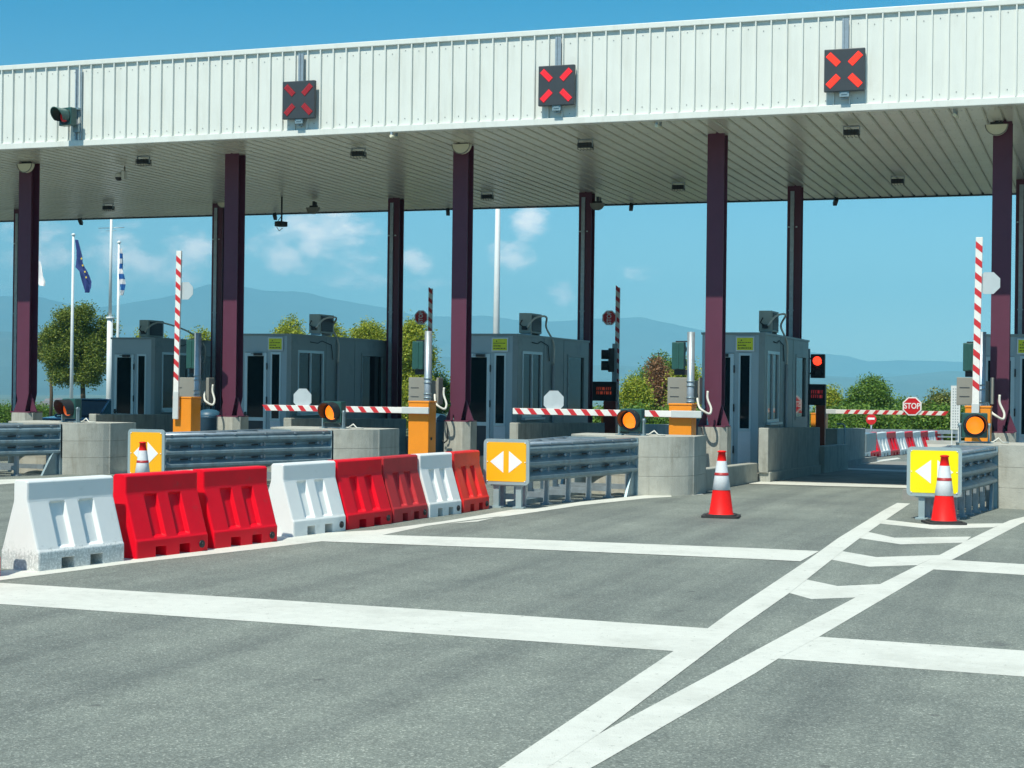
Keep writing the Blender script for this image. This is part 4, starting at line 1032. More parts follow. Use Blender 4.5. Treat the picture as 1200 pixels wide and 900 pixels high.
# ---------------------------------------------------------------- barrier gates
def arm_mesh(L_, striped_from=.55, zdiag=.09, w_=.115, d_=.045):
    """arm along +X from the pivot; returns white body with slanted red bands"""
    body = MB().bbox(0, L_, -d_/2, d_/2, -w_/2, w_/2, .008)
    red = MB(); x = striped_from
    while x < L_-.12:
        for yy, s in ((-d_/2-.0025, 1), (d_/2+.0005, 1)):
            red.prism([(x, -w_/2+.002), (x+.11, -w_/2+.002), (x+.11+zdiag, w_/2-.002), (x+zdiag, w_/2-.002)], 'y', yy, yy+.002)
        x += .26
    return body, red
def stop_plate(parent, x, z, r, facing, rot, back=False):
    """octagonal STOP plate fixed on the arm; facing +1 shows to -Y"""
    if facing > 0:
        pl = obj('stop_plate', MB().prism(octagon(r, x, z), 'y', -.135, -.125), sign_white, parent)
        obj('plate_face', MB().prism(octagon(r*.86, x, z), 'y', -.1395, -.1355), red_sign, pl)
        me = text_mesh('STOP', r*.80, sign_white, 'lettering', xs=.82)
        me.transform(Matrix.Rotation(-R_(rot), 4, 'Y')); me.transform(Matrix.Translation((x, -.143, z)))
        obj('lettering', me, None, pl, raw=True)
    else:
        pl = obj('stop_plate', MB().prism(octagon(r, x, z), 'y', -.058, -.050), plate_back, parent)
        obj('plate_face', MB().prism(octagon(r*.92, x, z), 'y', -.0495, -.0465), red_sign, pl)
        me = text_mesh('STOP', r*.80, sign_white, 'lettering', xs=.82)
        me.transform(Matrix.Rotation(R_(180), 4, 'Z')); me.transform(Matrix.Rotation(-R_(rot), 4, 'Y')); me.transform(Matrix.Translation((x, -.043, z)))
        obj('lettering', me, None, pl, raw=True)
def gate(label, x, y, raised, side, L_, plate=None, armz=1.17, top=1.32, tilt=0, cab=orange, w_=.42, group='barrier gates at the lane entrances', dark=False, off=.0, redm=None, whitem=None):
    z0 = gz(y)+.16
    o = thing('barrier_gate', label, 'barrier gate', (x, y, z0), 0, group)
    hC = top-z0
    obj('cabinet', MB().bbox(-w_/2, w_/2, -.02, .36, .0, hC, .015), cab, o)
    obj('cabinet_lid', MB().bbox(-w_/2-.01, w_/2+.01, -.03, .37, hC+.001, hC+.035, .01), cab, o)
    obj('lock', MB().cyl((w_/2+.0, .12, hC*.45), (w_/2+.012, .12, hC*.45), .03, n=12), black_pl, o)
    body, red = arm_mesh(L_)
    sgn = side
    Mx = Matrix.Scale(-1, 4, Vector((1, 0, 0))) if side < 0 else Matrix.Identity(4)
    zA = armz-z0
    if raised:
        Rm_ = Matrix.Rotation(R_(-90+tilt), 4, 'Y')
        T = Matrix.Translation((off, -.09, zA)) @ Rm_
    else:
        T = Matrix.Translation((off, -.09, zA)) @ Mx
    body.xf(T); red.xf(T)
    arm = obj('arm', body, whitem or white_st, o)
    obj('red_stripes', red, redm or red_st, arm)
    sl2 = MB().bbox(-.22, .34, -.028, .028, -.064, .064, .012).xf(T); obj('arm_holder', sl2, grey_pl, o)
    obj('pivot', MB().cyl((off, -.058, zA), (off, .0, zA), .055, n=14), galv_rail, o)
    return o, T, arm
G = [at(214, 470, 28.7), at(491, 475, 28.7), at(797.5, 475, 28.7), at(1146, 478, 28.7)]
# lane entrances, left to right
p = at(206, 465, 28.6); pt = at(207, 294, 28.6)
o, T, arm = gate('orange gate cabinet with its red and white arm raised, at the left', G[0].x, 28.7, True, 1, pt.z-1.15, armz=1.15, top=at(214, 467, 28.7).z, off=p.x-G[0].x, tilt=.6)
pp = at(219, 341, 28.7); L0 = Vector((pp.x-G[0].x, 0, pp.z-o.location.z)); stop_plate(o, L0.x, L0.z, .19, -1, 90)
a_, b_ = at(311, 480, 28.6), at(490, 481, 28.6)
o, T, arm = gate('orange gate cabinet with lowered arm, left of the middle column', G[1].x, 28.7, False, -1, b_.x-a_.x, armz=b_.z, top=at(491, 472, 28.7).z, off=b_.x-G[1].x)
pp = at(356, 467, 28.7); stop_plate(o, pp.x-G[1].x, pp.z-o.location.z, .21, -1, 0)
a_, b_ = at(601, 484, 28.6), at(808, 485.5, 28.6)
o, T, arm = gate('orange gate cabinet with lowered arm, in front of the middle booth', G[2].x, 28.7, False, -1, b_.x-a_.x, armz=b_.z, top=at(797, 475, 28.7).z, off=b_.x-G[2].x)
pp = at(650, 470, 28.7); stop_plate(o, pp.x-G[2].x, pp.z-o.location.z, .21, -1, 0)
p = at(1143, 470, 28.6); pt = at(1144, 278, 28.6)
o, T, arm = gate('orange gate cabinet with its arm raised, behind the right amber light', G[3].x, 28.7, True, 1, pt.z-1.15, armz=1.15, top=at(1146, 478, 28.7).z, off=p.x-G[3].x, tilt=.6)
pp = at(1159, 332, 28.7); stop_plate(o, pp.x-G[3].x, pp.z-o.location.z, .20, -1, 90)
# lane exits behind the canopy shade
YE = 40.3
for (pxc, pxa, pyt, lab, ppx, ppy) in ((497, 503, 338, 'gate at the lane exit with raised arm, behind the pole left of the middle column', 494, 372), (714, 722.5, 337, 'gate at the lane exit with raised arm and STOP plate, right of the middle booth', 714.5, 372.5)):
    c = at(pxc, 460, YE); q = at(pxa, 470, YE-.1); pt = at(pxa, pyt, YE-.1)
    o, T, arm = gate(lab, c.x, YE, True, 1, pt.z-.95, armz=.95, top=1.0, off=q.x-c.x, group='barrier gates at the lane exits')
    pp = at(ppx, ppy, YE-.1); stop_plate(o, pp.x-c.x, pp.z-o.location.z, .205, 1, 90)
YE = 45.28
a_, b_ = at(965, 483, YE-.1), at(1108, 484.5, YE-.1)
o, T, arm = gate('gate at the open lane exit, arm lowered across the lane with STOP plate', a_.x-.15, YE, False, 1, b_.x-a_.x, armz=b_.z, top=1.0, off=.15, group='barrier gates at the lane exits')
pp = at(1069, 476, YE-.1); stop_plate(o, pp.x-(a_.x-.15), pp.z-o.location.z, .27, 1, 0)

# ---------------------------------------------------------------- lane posts with reader boxes and signal heads
posts = [(232, 390, 'galvanised post behind the left orange cabinet', 226, 398, 432), (502, 388, 'pale post left of the middle purple column', 491, 400, 433), (810, 389, 'pale post left of the fourth purple column', 795.5, 401, 433), (1151, 389, 'blue-grey post beside the raised right arm', 1137, 402, 435)]
for i, (px, py, lab, hx, hy0, hy1) in enumerate(posts):
    Y = 29.3; p = at(px, py, Y); z0 = gz(Y)+.16
    o = thing('lane_post', lab, 'post', (p.x, Y, z0), 0, 'lane equipment posts')
    obj('pole', MB().cyl((0, 0, 0), (0, 0, p.z-z0), .070, n=18).cyl((0, 0, 0), (0, 0, .03), .16, n=18), galv, o)
    for zz in (1.42, 1.50, 1.72, 1.80): obj('strap', MB().cyl((0, 0, zz-z0), (0, 0, zz-z0+.025), .080, n=18), galv_rail, o)
    hosep = [Vector((.10, .12, 1.5-z0)), Vector((.16, .02, 1.35-z0)), Vector((.24, -.04, 1.28-z0)), Vector((.36, .0, 1.22-z0)), Vector((.38, .05, 1.32-z0)), Vector((.30, .10, 1.5-z0)), Vector((.30, .12, 1.66-z0))]
    # signal head, seen from behind
    a, c = at(hx, hy0, Y+.15), at(hx, hy1, Y+.15)
    s = thing('signal_head', 'green signal head seen from behind, beside the '+lab.split(', ')[0], 'signal', (a.x, Y+.18, (a.z+c.z)/2), 0, 'signal heads on the lane posts')
    hh = a.z-c.z
    obj('housing', MB().bbox(-.115, .115, -.10, .06, -hh/2, hh/2, .014).bbox(-.02, .02, -.115, -.095, -hh/2+.02, hh/2-.02, .006), green_h, s)
    obj('visor', MB().prism([(.10*math.cos(t_), .13+.10*math.sin(t_)) for t_ in [math.pi*2*j/16 for j in range(16)]], 'y', .06, .2).prism([(.10*math.cos(t_), -.13+.10*math.sin(t_)) for t_ in [math.pi*2*j/16 for j in range(16)]], 'y', .06, .2), black_pl, s)
    obj('mounting_bar', MB().box(-.06, p.x-a.x, -.03, .0, hh/2+.0, hh/2+.025), black_pl, s)
    obj('mounting_bar', MB().box(-.08, p.x-a.x, -.03, .02, -hh/2-.10, -hh/2+.0), black_pl, s)
    # reader box
    bx0 = at({0: 208, 1: 483, 2: 785, 3: 1122}[i], 450, Y+.3); bx1 = at({0: 250, 1: 518, 2: 822, 3: 1165}[i], 450, Y+.3)
    q = thing('reader_box', 'taupe equipment boxes strapped to the '+lab, 'equipment box', (p.x, Y+.12, z0), 0, 'taupe equipment boxes')
    zt, zb = at(px, 442.5, Y+.3).z-z0, at(px, 475, Y+.3).z-z0
    fm = MB().bbox(bx0.x-p.x, -.09, .0, .22, zb, zt, .012).bbox(-.09, .12, .05, .10, zb+.06, zt-.06, .01)
    obj('cabinet', fm, taupe, q)
    obj('side_cabinet', MB().bbox(.13, bx1.x-p.x, .0, .24, zb+.02, zt-.0, .012), taupe, q)
    ln = MB()
    for f in (.3, .62): ln.box(bx0.x-p.x+.05, bx0.x-p.x+.22, -.006, -.001, zb+(zt-zb)*f, zb+(zt-zb)*f+.012)
    obj('latch', ln, dark_pl, q)
    pts = []
    for j in range(len(hosep)-1):
        a0, a1, a2, a3 = hosep[max(0, j-1)], hosep[j], hosep[j+1], hosep[min(len(hosep)-1, j+2)]
        for s_ in range(5):
            u = s_/5; pts.append(.5*((2*a1)+(a2-a0)*u+(2*a0-5*a1+4*a2-a3)*u*u+(3*a1-a0-3*a2+a3)*u**3))
    obj('hose', MB().tube(pts, .022, 7).xf(Matrix.Translation((0, -.12, 0))), hose_w, q)
for (px, lab) in ((518, 'dark blue bin between the pale post and the middle column'), (824, 'dark blue bin beside the fourth column'), (251, 'dark blue bin left of the second column')):
    p = at(px, 480, 30.6)
    o = thing('litter_bin', lab, 'bin', (p.x-.12, 30.6, gz(30.6)+.16), 0, 'blue bins on the islands')
    obj('body', MB().lathe([(0, 0), (.20, 0), (.25, .85), (.265, .87), (.265, .90), (.24, .90), (.19, .05), (0, .05)], 24), blue_bin, o)
    obj('lid', MB().lathe([(.27, .905), (.26, .96), (.15, 1.03), (0, 1.05)], 24), blue_bin, o)

# ---------------------------------------------------------------- amber warning lights on the noses
for i, (px, py, rz, lens, lab) in enumerate(((80, 479, -17, amber_dim, 'amber warning light turned left on the leftmost island end'), (389, 483, -8, amber_lens, 'amber warning light above the middle white barrier'),
                                         (739, 492.5, -6, amber_lens, 'amber warning light in front of the middle booth'), (1142.5, 498.5, 12, amber_lens, 'amber warning light facing straight ahead at the right edge'))):
    Y = 25.15; p = at(px, py, Y)
    o = thing('warning_light', lab, 'warning light', (p.x, Y, p.z), R_(rz), 'amber warning lights on the island ends')
    signal_head(o, .145, lens, green_h, .37, .37, .16, .25, dark=True)
    sk = MB()
    zb = .92-p.z
    for sx in (-1, 1): sk.box(sx*.21-.012, sx*.21+.012, .02, .08, zb+.01, .02).box(sx*.21-.05, sx*.21+.05, .0, .12, zb, zb+.012).cyl((sx*.19, .05, .0), (sx*.235, .05, .0), .035, n=10)
    sk.box(-.21, .21, .03, .07, zb+.012, zb+.024)
    obj('bracket', sk, galv_rail, o)
    obj('cable', MB().tube([(.05, .12, zb+.10), (.12, .16, zb+.015), (.28, .10, zb+.02), (.36, .12, zb+.08), (.42, .14, zb+.015), (.52, .2, zb+.012)], .013, 6), hose_w, o)

# ---------------------------------------------------------------- display boards and signals behind the booths
for (x0, x1, y0, y1, lab, led) in ((694, 722, 447, 470, 'black display board with faint red writing, behind the middle booth', led_d), (947, 967, 450, 475, 'black display board with red writing, beside the open lane exit', led_c)):
    Y = 39.4; a, b = at(x0, y0, Y), at(x1, y1, Y)
    z0 = gz(Y)+.16
    o = thing('display_board', lab, 'display board', ((a.x+b.x)/2, Y, z0), 0, 'display boards at the lane exits')
    w2 = (b.x-a.x)/2
    obj('housing', MB().bbox(-w2, w2, 0, .16, b.z-z0, a.z-z0, .015), black_pl, o)
    t = MB(); rr = random.Random(3)
    hh = a.z-b.z
    for row in (.56, .34):
        u = -w2*.62
        while u < w2*.62:
            t.box(u, u+.014, -.004, -.0005, b.z-z0+hh*row, b.z-z0+hh*(row+.15))
            if rr.random() < .6: t.box(u+.014, u+.035, -.004, -.0005, b.z-z0+hh*(row+rr.choice((0, .07, .14))), b.z-z0+hh*(row+.15))
            u += .05
    obj('lettering', t, led, o)
    obj('post', MB().bbox(-.02, w2*.95, .02, .20, 0, b.z-z0-.002, .01), M('shaded_orange_brown', (.22, .035, .02), .5, var=.1) if x0 < 800 else M('shaded_orange_red', (.28, .045, .015), .5, var=.1), o)  # post stands in for an orange gate cabinet; canopy shade put into its brown
# signal with lit red lens, and a side-on one
Y = 39.6; a = at(958, 429, Y); pz = gz(Y)+.16
o = thing('exit_signal', 'two-lamp traffic light with the red lens lit, right of the open lane booth', 'traffic light', (a.x, Y, pz), 0, 'traffic lights at the lane exits')
zc_ = a.z-pz
obj('housing', MB().bbox(-.17, .17, 0, .14, zc_-.29, zc_+.29, .015), black_pl, o)
for dz, mt_ in ((.13, red_lens), (-.14, dark_pl)):
    ln = MB(); ln.lathe([(0.0, -.04), (.05, -.037), (.095, -.02), (.115, 0)], 24); ln.xf(Matrix.Rotation(R_(90), 4, 'X') @ Matrix.Scale(-1, 4, Vector((0, 0, 1)))); ln.xf(Matrix.Translation((0, -.002, zc_+dz)))
    l_ = obj('lens', ln, mt_, o)
    obj('visor', MB().tube([(.125*math.cos(R_(q)), -.07, zc_+dz+.125*math.sin(R_(q))) for q in range(-20, 201, 20)], .02, 6), black_pl, l_)
obj('post', MB().box(-.30, -.19, .0, .08, 0, zc_+.42), galv_rail, o); obj('arm', MB().box(-.19, -.16, .02, .06, zc_-.2, zc_-.16).box(-.19, -.16, .02, .06, zc_+.16, zc_+.2), black_pl, o)
a = at(713, 422, Y)
o = thing('exit_signal', 'dark traffic light seen side-on behind the middle booth', 'traffic light', (a.x, Y, pz), R_(-70), 'traffic lights at the lane exits')
zc_ = a.z-pz
obj('housing', MB().bbox(-.17, .17, 0, .14, zc_-.30, zc_+.30, .015), black_pl, o)
for dz in (.14, -.14):
    obj('visor', MB().prism([(.12*math.cos(2*math.pi*j/16), zc_+dz+.12*math.sin(2*math.pi*j/16)) for j in range(16)], 'y', -.18, 0), black_pl, o)
obj('post', MB().box(-.12, .0, .10, .22, 0, zc_+.42), galv_rail, o)

# ---------------------------------------------------------------- beyond the plaza
def box_rot(mb, a, b, w_, z0, z1, mi=0):
    d = (b-a); n = Vector((-d.y, d.x, 0)).normalized()*w_/2
    vs_ = [a-n, b-n, b+n, a+n]
    mb.add([(v.x, v.y, v.z+z0) for v in vs_]+[(v.x, v.y, v.z+z1) for v in vs_], [(3, 2, 1, 0), (4, 5, 6, 7), (0, 1, 5, 4), (1, 2, 6, 5), (2, 3, 7, 6), (3, 0, 4, 7)], mi)
# concrete safety wall and steel rail behind the open lane
Yw = 66.0
a, b = at(905, 513, Yw-4), at(1260, 514, Yw+4); zg = gz(Yw)
a.z = b.z = 0
def jersey(a, b, h, name, lab, mat_):
    d = (b-a).normalized(); n = Vector((-d.y, d.x, 0)); mb = MB(); pr = [(-.28, 0), (-.28, .08), (-.10, .35), (-.08, h), (.08, h), (.10, .35), (.28, .08), (.28, 0)]
    vs_ = []
    for q in (a, b):
        for u, z in pr: v = q+n*u; vs_.append((v.x, v.y, gz(v.y)-.03+z))
    N = len(pr); mb.add(vs_, [(i, (i+1) % N, N+(i+1) % N, N+i) for i in range(N)]); mb.add(vs_, [tuple(range(N)), tuple(range(N, 2*N))[::-1]])
    o = obj(name, mb, mat_); tag(o, lab, 'wall'); return o
pale_wall = M('far_pale_concrete', (.48, .47, .42), .9, var=.08, scale=1, bump=.1)  # pale concrete of the far safety wall, one even tone
jersey(a, b, .50, 'safety_wall', 'long pale concrete safety wall beyond the open lane', pale_wall)
o = thing('guardrail', 'two-rail galvanised guardrail in front of the far hedge', 'guardrail', (0, 0, 0))
rb = MB(); aa = at(880, 507, Yw+1); bb = at(1260, 508, Yw+5)
aa.z = bb.z = gz(70)
for z_, th in ((.80, .08), (.60, .03)):
    box_rot(rb, aa, bb, .08, z_-th, z_+th)
obj('rail', rb, galv, o)
N = 22
for i in range(N+1):
    q = aa.lerp(bb, i/N); pm = MB(); box_rot(pm, q+Vector((-.05, .06, 0)), q+Vector((.05, .06, 0)), .09, -.1, .78); obj('post', pm, galv, o)
# row of red and white barriers beyond the open lane
me_r, me_w = bmesh_cache[bar_red.name], bmesh_cache[bar_white.name]
near = [(1012, 537.5), (1022, 537), (1031, 536.2), (1040, 535.2), (1052, 534), (1065, 532.6), (1074, 531.2), (1092, 529.4), (1101, 528.4), (1112, 527.6)]
fp = [gp(*q) for q in near]
fl_ = ['first white', 'first red', 'second white', 'second red', 'third white', 'wide third red', 'fourth white', 'fourth red', 'last white', 'last red']
a0 = Vector(gp(1008, 537.8)); a1 = Vector(gp(1108, 528.0))
a0.z = a1.z = 0
nb = 10; seg = (a1-a0)/nb; ang = math.atan2(seg.y, seg.x)
for i in range(nb):
    q = a0+seg*i; sL = seg.length
    o = thing('plastic_barrier', '%s barrier in the sunlit row beyond the open lane, counted from the left' % ['first white', 'first red', 'second white', 'second red', 'third white', 'third red', 'fourth white', 'fourth red', 'fifth white', 'fifth red'][i], 'barrier', (q.x, q.y, gz(q.y)), ang, 'far barriers beyond the open lane')
    bo = obj('body', me_w if i % 2 == 0 else me_r, None, o, raw=True); bo.scale = (sL/1.04*.97, 1, 1.0)
# green steel crash cushion end at the island rear
c = at(1007, 520, 47.6)
o = thing('guardrail_cushion', 'small galvanised guardrail end with bolts behind the open lane wall', 'guardrail', (c.x, 47.6, gz(47.6)), 0)
obj('rail', MB().prism([(u-.2, z+.20) for u, z in thrie]+[(.2, .29), (.2, .82)], 'y', 0, 2.2), galv_rail, o)
bt = MB()
for zz in (.35, .5, .65):
    for xx in (-.12, .05): bt.cyl((xx, -.02, zz), (xx, .0, zz), .02, n=8)
obj('bolt', bt, galv, o)
obj('leg', MB().box(-.15, -.08, .05, .12, 0, .3), galv, o); obj('leg', MB().box(.08, .15, .05, .12, 0, .3), galv, o)
# no-entry sign
p = at(1021, 491.5, 64)
o = thing('no_entry_sign', 'small round red sign with a white bar beyond the lane', 'road sign', (p.x, 64, gz(64)))
zc_ = p.z-gz(64)
disc = [(.20*math.cos(2*math.pi*i/28), zc_+.20*math.sin(2*math.pi*i/28)) for i in range(28)]
pl = obj('plate', MB().prism(disc, 'y', -.02, 0), red_sign, o); obj('white_bar', MB().box(-.13, .13, -.024, -.0205, zc_-.01, zc_+.07), sign_white, pl)
obj('post', MB().cyl((0, .03, 0), (0, .03, zc_+.15), .035, n=10), galv, o)
# white lattice post at the right
p = at(1120, 452, 52); q = at(1126, 505, 52)
o = thing('lattice_post', 'white perforated metal post left of the right taupe box', 'post', (p.x, 52, gz(52)))
h_ = p.z-gz(52); lw = .14
lt = MB()
for sx in (-1, 1): lt.box(sx*lw*.7-.015, sx*lw*.7+.015, -.02, .02, 0, h_*.42)
lt.box(-lw, lw, -.03, .03, h_*.42, h_)
z_ = h_*.44
while z_ < h_-.05:
    for q in (-.08, -.01, .06): lt.box(q, q+.03, -.034, -.0302, z_, z_+.04, 1)
    z_ += .085
obj('frame', lt, [pole_white, galv], o)

# flags and masts
def drape(w_top, w_bot, h, lean, seed, segs=16, cols=8):
    rr = random.Random(seed); mb = MB(); vs_ = []
    for j in range(segs+1):
        v = j/segs
        wd = w_top+(w_bot-w_top)*v
        for i in range(cols+1):
            u = i/cols
            vs_.append((lean*v+wd*u, .06*math.sin(u*9+v*4+seed), -h*v-(.30*u*(1-v))))
    n = cols+1
    mb.add(vs_, [(j*n+i, j*n+i+1, (j+1)*n+i+1, (j+1)*n+i) for j in range(segs) for i in range(cols)], 0, True)
    return mb
Yp = 60.0
def flagpole(px, ptop, lab):
    p = at(px, ptop, Yp); z0 = terrain_h(p.x, Yp); o = thing('flagpole', lab, 'flagpole', (p.x, Yp, z0), 0, 'white flagpoles')
    obj('pole', MB().cyl((0, 0, 0), (0, 0, p.z-z0), .085, .05, n=14), pole_white, o); obj('finial', MB().lathe([(0, .12), (.07, .08), (.09, .03), (.05, -.02), (0, -.03)], 14, c=(0, 0, p.z-z0+.03)), pole_white, o)
    return p
p = flagpole(86, 277, 'white flagpole carrying the dark blue flag')
# blue flag, hanging in folds
def flag(px_poly, mats, name, lab, Y, paint=None):
    """hanging flag: left and right outline by height"""
    mb = MB(); vs_ = []; cols = 7
    for j, (py, xl, xr) in enumerate(px_poly):
        for i in range(cols+1):
            u = i/cols; q = at(xl+(xr-xl)*u, py, Y); vs_.append((q.x, Y+.10*math.sin(u*8+j*.9), q.z))
    n = cols+1
    for j in range(len(px_poly)-1):
        for i in range(cols):
            mi = paint(j, i) if paint else 0
            a, b, c_, d = (j*n+i, j*n+i+1, (j+1)*n+i+1, (j+1)*n+i)
            mb.add([vs_[a], vs_[b], vs_[c_], vs_[d]], [(0, 1, 2, 3)], mi, True)
    return tag(obj(name, mb, mats), lab, 'flag')
fo = flag([(281, 88.5, 90), (290, 88.5, 93), (300, 88.5, 96.5), (308, 88.7, 98.5), (313, 89, 100.5), (318, 94.5, 102.5), (324, 95.5, 104), (330, 96, 105.7), (337, 97, 106), (343, 99, 104.5)], flag_blue, 'flag', 'dark blue flag with gold stars hanging limp on its pole', Yp)
st = MB()
for (sx, sy) in ((95.5, 303), (99.5, 318.5), (97, 311), (101, 325)):
    q = at(sx, sy, Yp-.12); pts = []
    for i in range(10):
        r_ = .06 if i % 2 == 0 else .025; a_ = R_(90+36*i); pts.append((q.x+r_*math.cos(a_), q.z+r_*math.sin(a_)))
    st.prism(pts, 'y', Yp-.125, Yp-.12)
so_ = obj('star', st, star_gold, fo)
p = flagpole(139.5, 286, 'white flagpole carrying the blue and white striped flag')
flag([(291, 140.5, 141.5), (297, 140.5, 142.5), (303, 140.5, 143.5), (309, 140.5, 144), (315, 140.5, 144.2), (321, 140.5, 145), (327, 140.5, 145.5), (333, 140.5, 145.8), (340, 140.8, 145), (346, 141, 144)], [flag_white, flag_greek], 'flag', 'blue and white striped flag hanging limp', Yp, lambda j, i: j % 2)
p = flagpole(41, 300, 'white flagpole mostly hidden by the leftmost purple column')
flag([(306, 41.5, 45.5), (312, 41.5, 48), (318, 41.5, 50), (324, 41.5, 52), (330, 43, 54.5), (335, 48, 53)], flag_white, 'flag', 'plain white flag just right of the leftmost column', Yp)
# antenna mast
p = at(130.5, 255, 58); z0 = terrain_h(p.x, 58); zj = at(130, 372, 58).z
o = thing('antenna_mast', 'slim grey antenna mast with thin cross arms', 'mast', (p.x, 58, z0))
obj('pole', MB().cyl((0, 0, 0), (0, 0, zj-z0), .13, .12, n=14).cyl((0, 0, zj-z0), (0, 0, p.z-z0+.6), .07, .05, n=12).cyl((0, 0, zj-z0-.06), (0, 0, zj-z0+.02), .17, n=14), pole_white, o)
za = at(130, 267, 58).z-z0
obj('cross_arm', MB().cyl((-.62, 0, za), (.62, 0, za), .014, n=6).cyl((-.25, 0, za-.12), (.25, 0, za-.12), .01, n=6), galv, o)
# tall lamp post behind the middle
p = at(583.5, 240, 62); z0 = terrain_h(p.x, 62)
o = thing('lamp_post', 'tall white lamp post rising behind the middle booth', 'lamp post', (p.x, 62, z0))
obj('pole', MB().cyl((0, 0, 0), (0, 0, p.z-z0+3), .16, .085, n=16), pole_white, o)
obj('lamp_head', MB().bbox(-.2, .9, -.15, .15, p.z-z0+3.0, p.z-z0+3.12, .03), galv, o)
# small curved-top wall pipe on the far wall of the open lane
p = at(989, 497, 41.0)
tag(obj('pipe', MB().tube([(p.x, 41.15, gz(41)+.2), (p.x, 41.15, p.z-.04), (p.x-.06, 41.15, p.z), (p.x-.2, 41.15, p.z)], .02, 7), cable_g), 'thin grey pipe hooked over the dark rear wall', 'pipe')
# car parked behind the leftmost island
def car(label, loc, rz, paint):
    o = thing('parked_car', label, 'car', loc, rz)
    # side profile along X (length), extruded in Y (width)
    prof_b = [(-2.05, .35), (-2.08, .62), (-2.0, .86), (-1.0, .93), (1.75, .95), (2.0, .88), (2.05, .6), (2.02, .32), (1.62, .28), (-1.6, .28)]
    mb = MB()
    def band(pr, w0, w1):
        n = len(pr); cx = sum(q[0] for q in pr)/n
        V = [(x*1.0, -w0, z) for x, z in pr]+[(x, w0, z) for x, z in pr]
        mb.add(V, [(i, (i+1) % n, n+(i+1) % n, n+i) for i in range(n)]+[tuple(range(n))[::-1], tuple(range(n, 2*n))])
    band(prof_b, .86, .86)
    me = mb.mesh('body', paint); bevel_mesh(me, .05, 3, 20); obj('body', me, None, o, raw=True)
    # greenhouse
    g = MB(); zb_, zt_ = .94, 1.40
    base = [(-1.25, -.80), (1.55, -.80), (1.55, .80), (-1.25, .80)]; topr = [(-.55, -.66), (1.15, -.66), (1.15, .66), (-.55, .66)]
    g.add([(x, y, zb_) for x, y in base]+[(x, y, zt_) for x, y in topr], [(0, 1, 5, 4), (1, 2, 6, 5), (2, 3, 7, 6), (3, 0, 4, 7)])
    obj('windows', g, glass, o)
    r_ = MB().prism([(x*1.02, y*1.03) for x, y in topr], 'z', zt_-.005, zt_+.055)
    me = r_.mesh('roof', paint); bevel_mesh(me, .025, 3, 20); obj('roof', me, None, o, raw=True)
    for P0, P1 in [((base[i][0], base[i][1], zb_-.02), (topr[i][0], topr[i][1], zt_)) for i in range(4)]+[((.3, -.80, zb_), (.3, -.66, zt_)), ((.3, .80, zb_), (.3, .66, zt_))]:
        obj('window_pillar', MB().tube([P0, P1], .03, 6), paint, o)
    for x in (-1.32, 1.3):
        for y in (-.80, .80):
            wh = obj('wheel', MB().cyl((x, y-.1, .31), (x, y+.1, .31), .31, n=24), rubber, o)
            obj('rim', MB().cyl((x, y+(-.107 if y < 0 else .1), .31), (x, y+(-.1 if y < 0 else .107), .31), .20, n=18), galv, wh)
    for y in (-.62, .62): obj('headlight', MB().bbox(-2.09, -2.0, y-.18, y+.18, .66, .80, .02), lamp_glass, o)
    for y in (-.66, .66): obj('tail_light', MB().bbox(1.98, 2.07, y-.15, y+.15, .68, .84, .02), red_sign, o)
    return o
p = at(118, 470, 44)
car('dark blue car parked behind the leftmost island end', (p.x, 44, gz(44)), R_(90), car_blue)

# ---------------------------------------------------------------- trees
def leaf_mat(name, c0, c1, c2):
    mt = bpy.data.materials.new(name); mt.use_nodes = True; t = mt.node_tree; b = t.nodes['Principled BSDF']
    b.inputs['Roughness'].default_value = .55; b.inputs['Specular IOR Level'].default_value = .3
    g = nd(t, 'ShaderNodeNewGeometry'); r = nd(t, 'ShaderNodeValToRGB'); t.links.new(g.outputs['Random Per Island'], r.inputs[0])
    e = r.color_ramp.elements; e[0].color = (*c0, 1); e[1].color = (*c2, 1); k = e.new(.5); k.color = (*c1, 1)
    tr = nd(t, 'ShaderNodeBsdfTranslucent'); ms = nd(t, 'ShaderNodeMixShader'); ms.inputs[0].default_value = .30
    t.links.new(r.outputs[0], b.inputs['Base Color']); t.links.new(r.outputs[0], tr.inputs[0])
    o_ = t.nodes['Material Output']; t.links.new(b.outputs[0], ms.inputs[1]); t.links.new(tr.outputs[0], ms.inputs[2]); t.links.new(ms.outputs[0], o_.inputs[0])
    return mt
leaf_y = leaf_mat('yellow_green_leaves', (.16, .23, .02), (.32, .38, .035), (.50, .50, .06))
leaf_g = leaf_mat('mid_green_leaves', (.06, .14, .02), (.12, .23, .03), (.22, .33, .05))
leaf_o = leaf_mat('olive_leaves', (.10, .13, .03), (.20, .23, .05), (.36, .36, .10))
leaf_m = leaf_mat('summer_green_leaves', (.07, .12, .02), (.15, .21, .03), (.30, .34, .06))
leaf_r = leaf_mat('reddish_leaves', (.16, .08, .035), (.32, .17, .08), (.42, .25, .14))
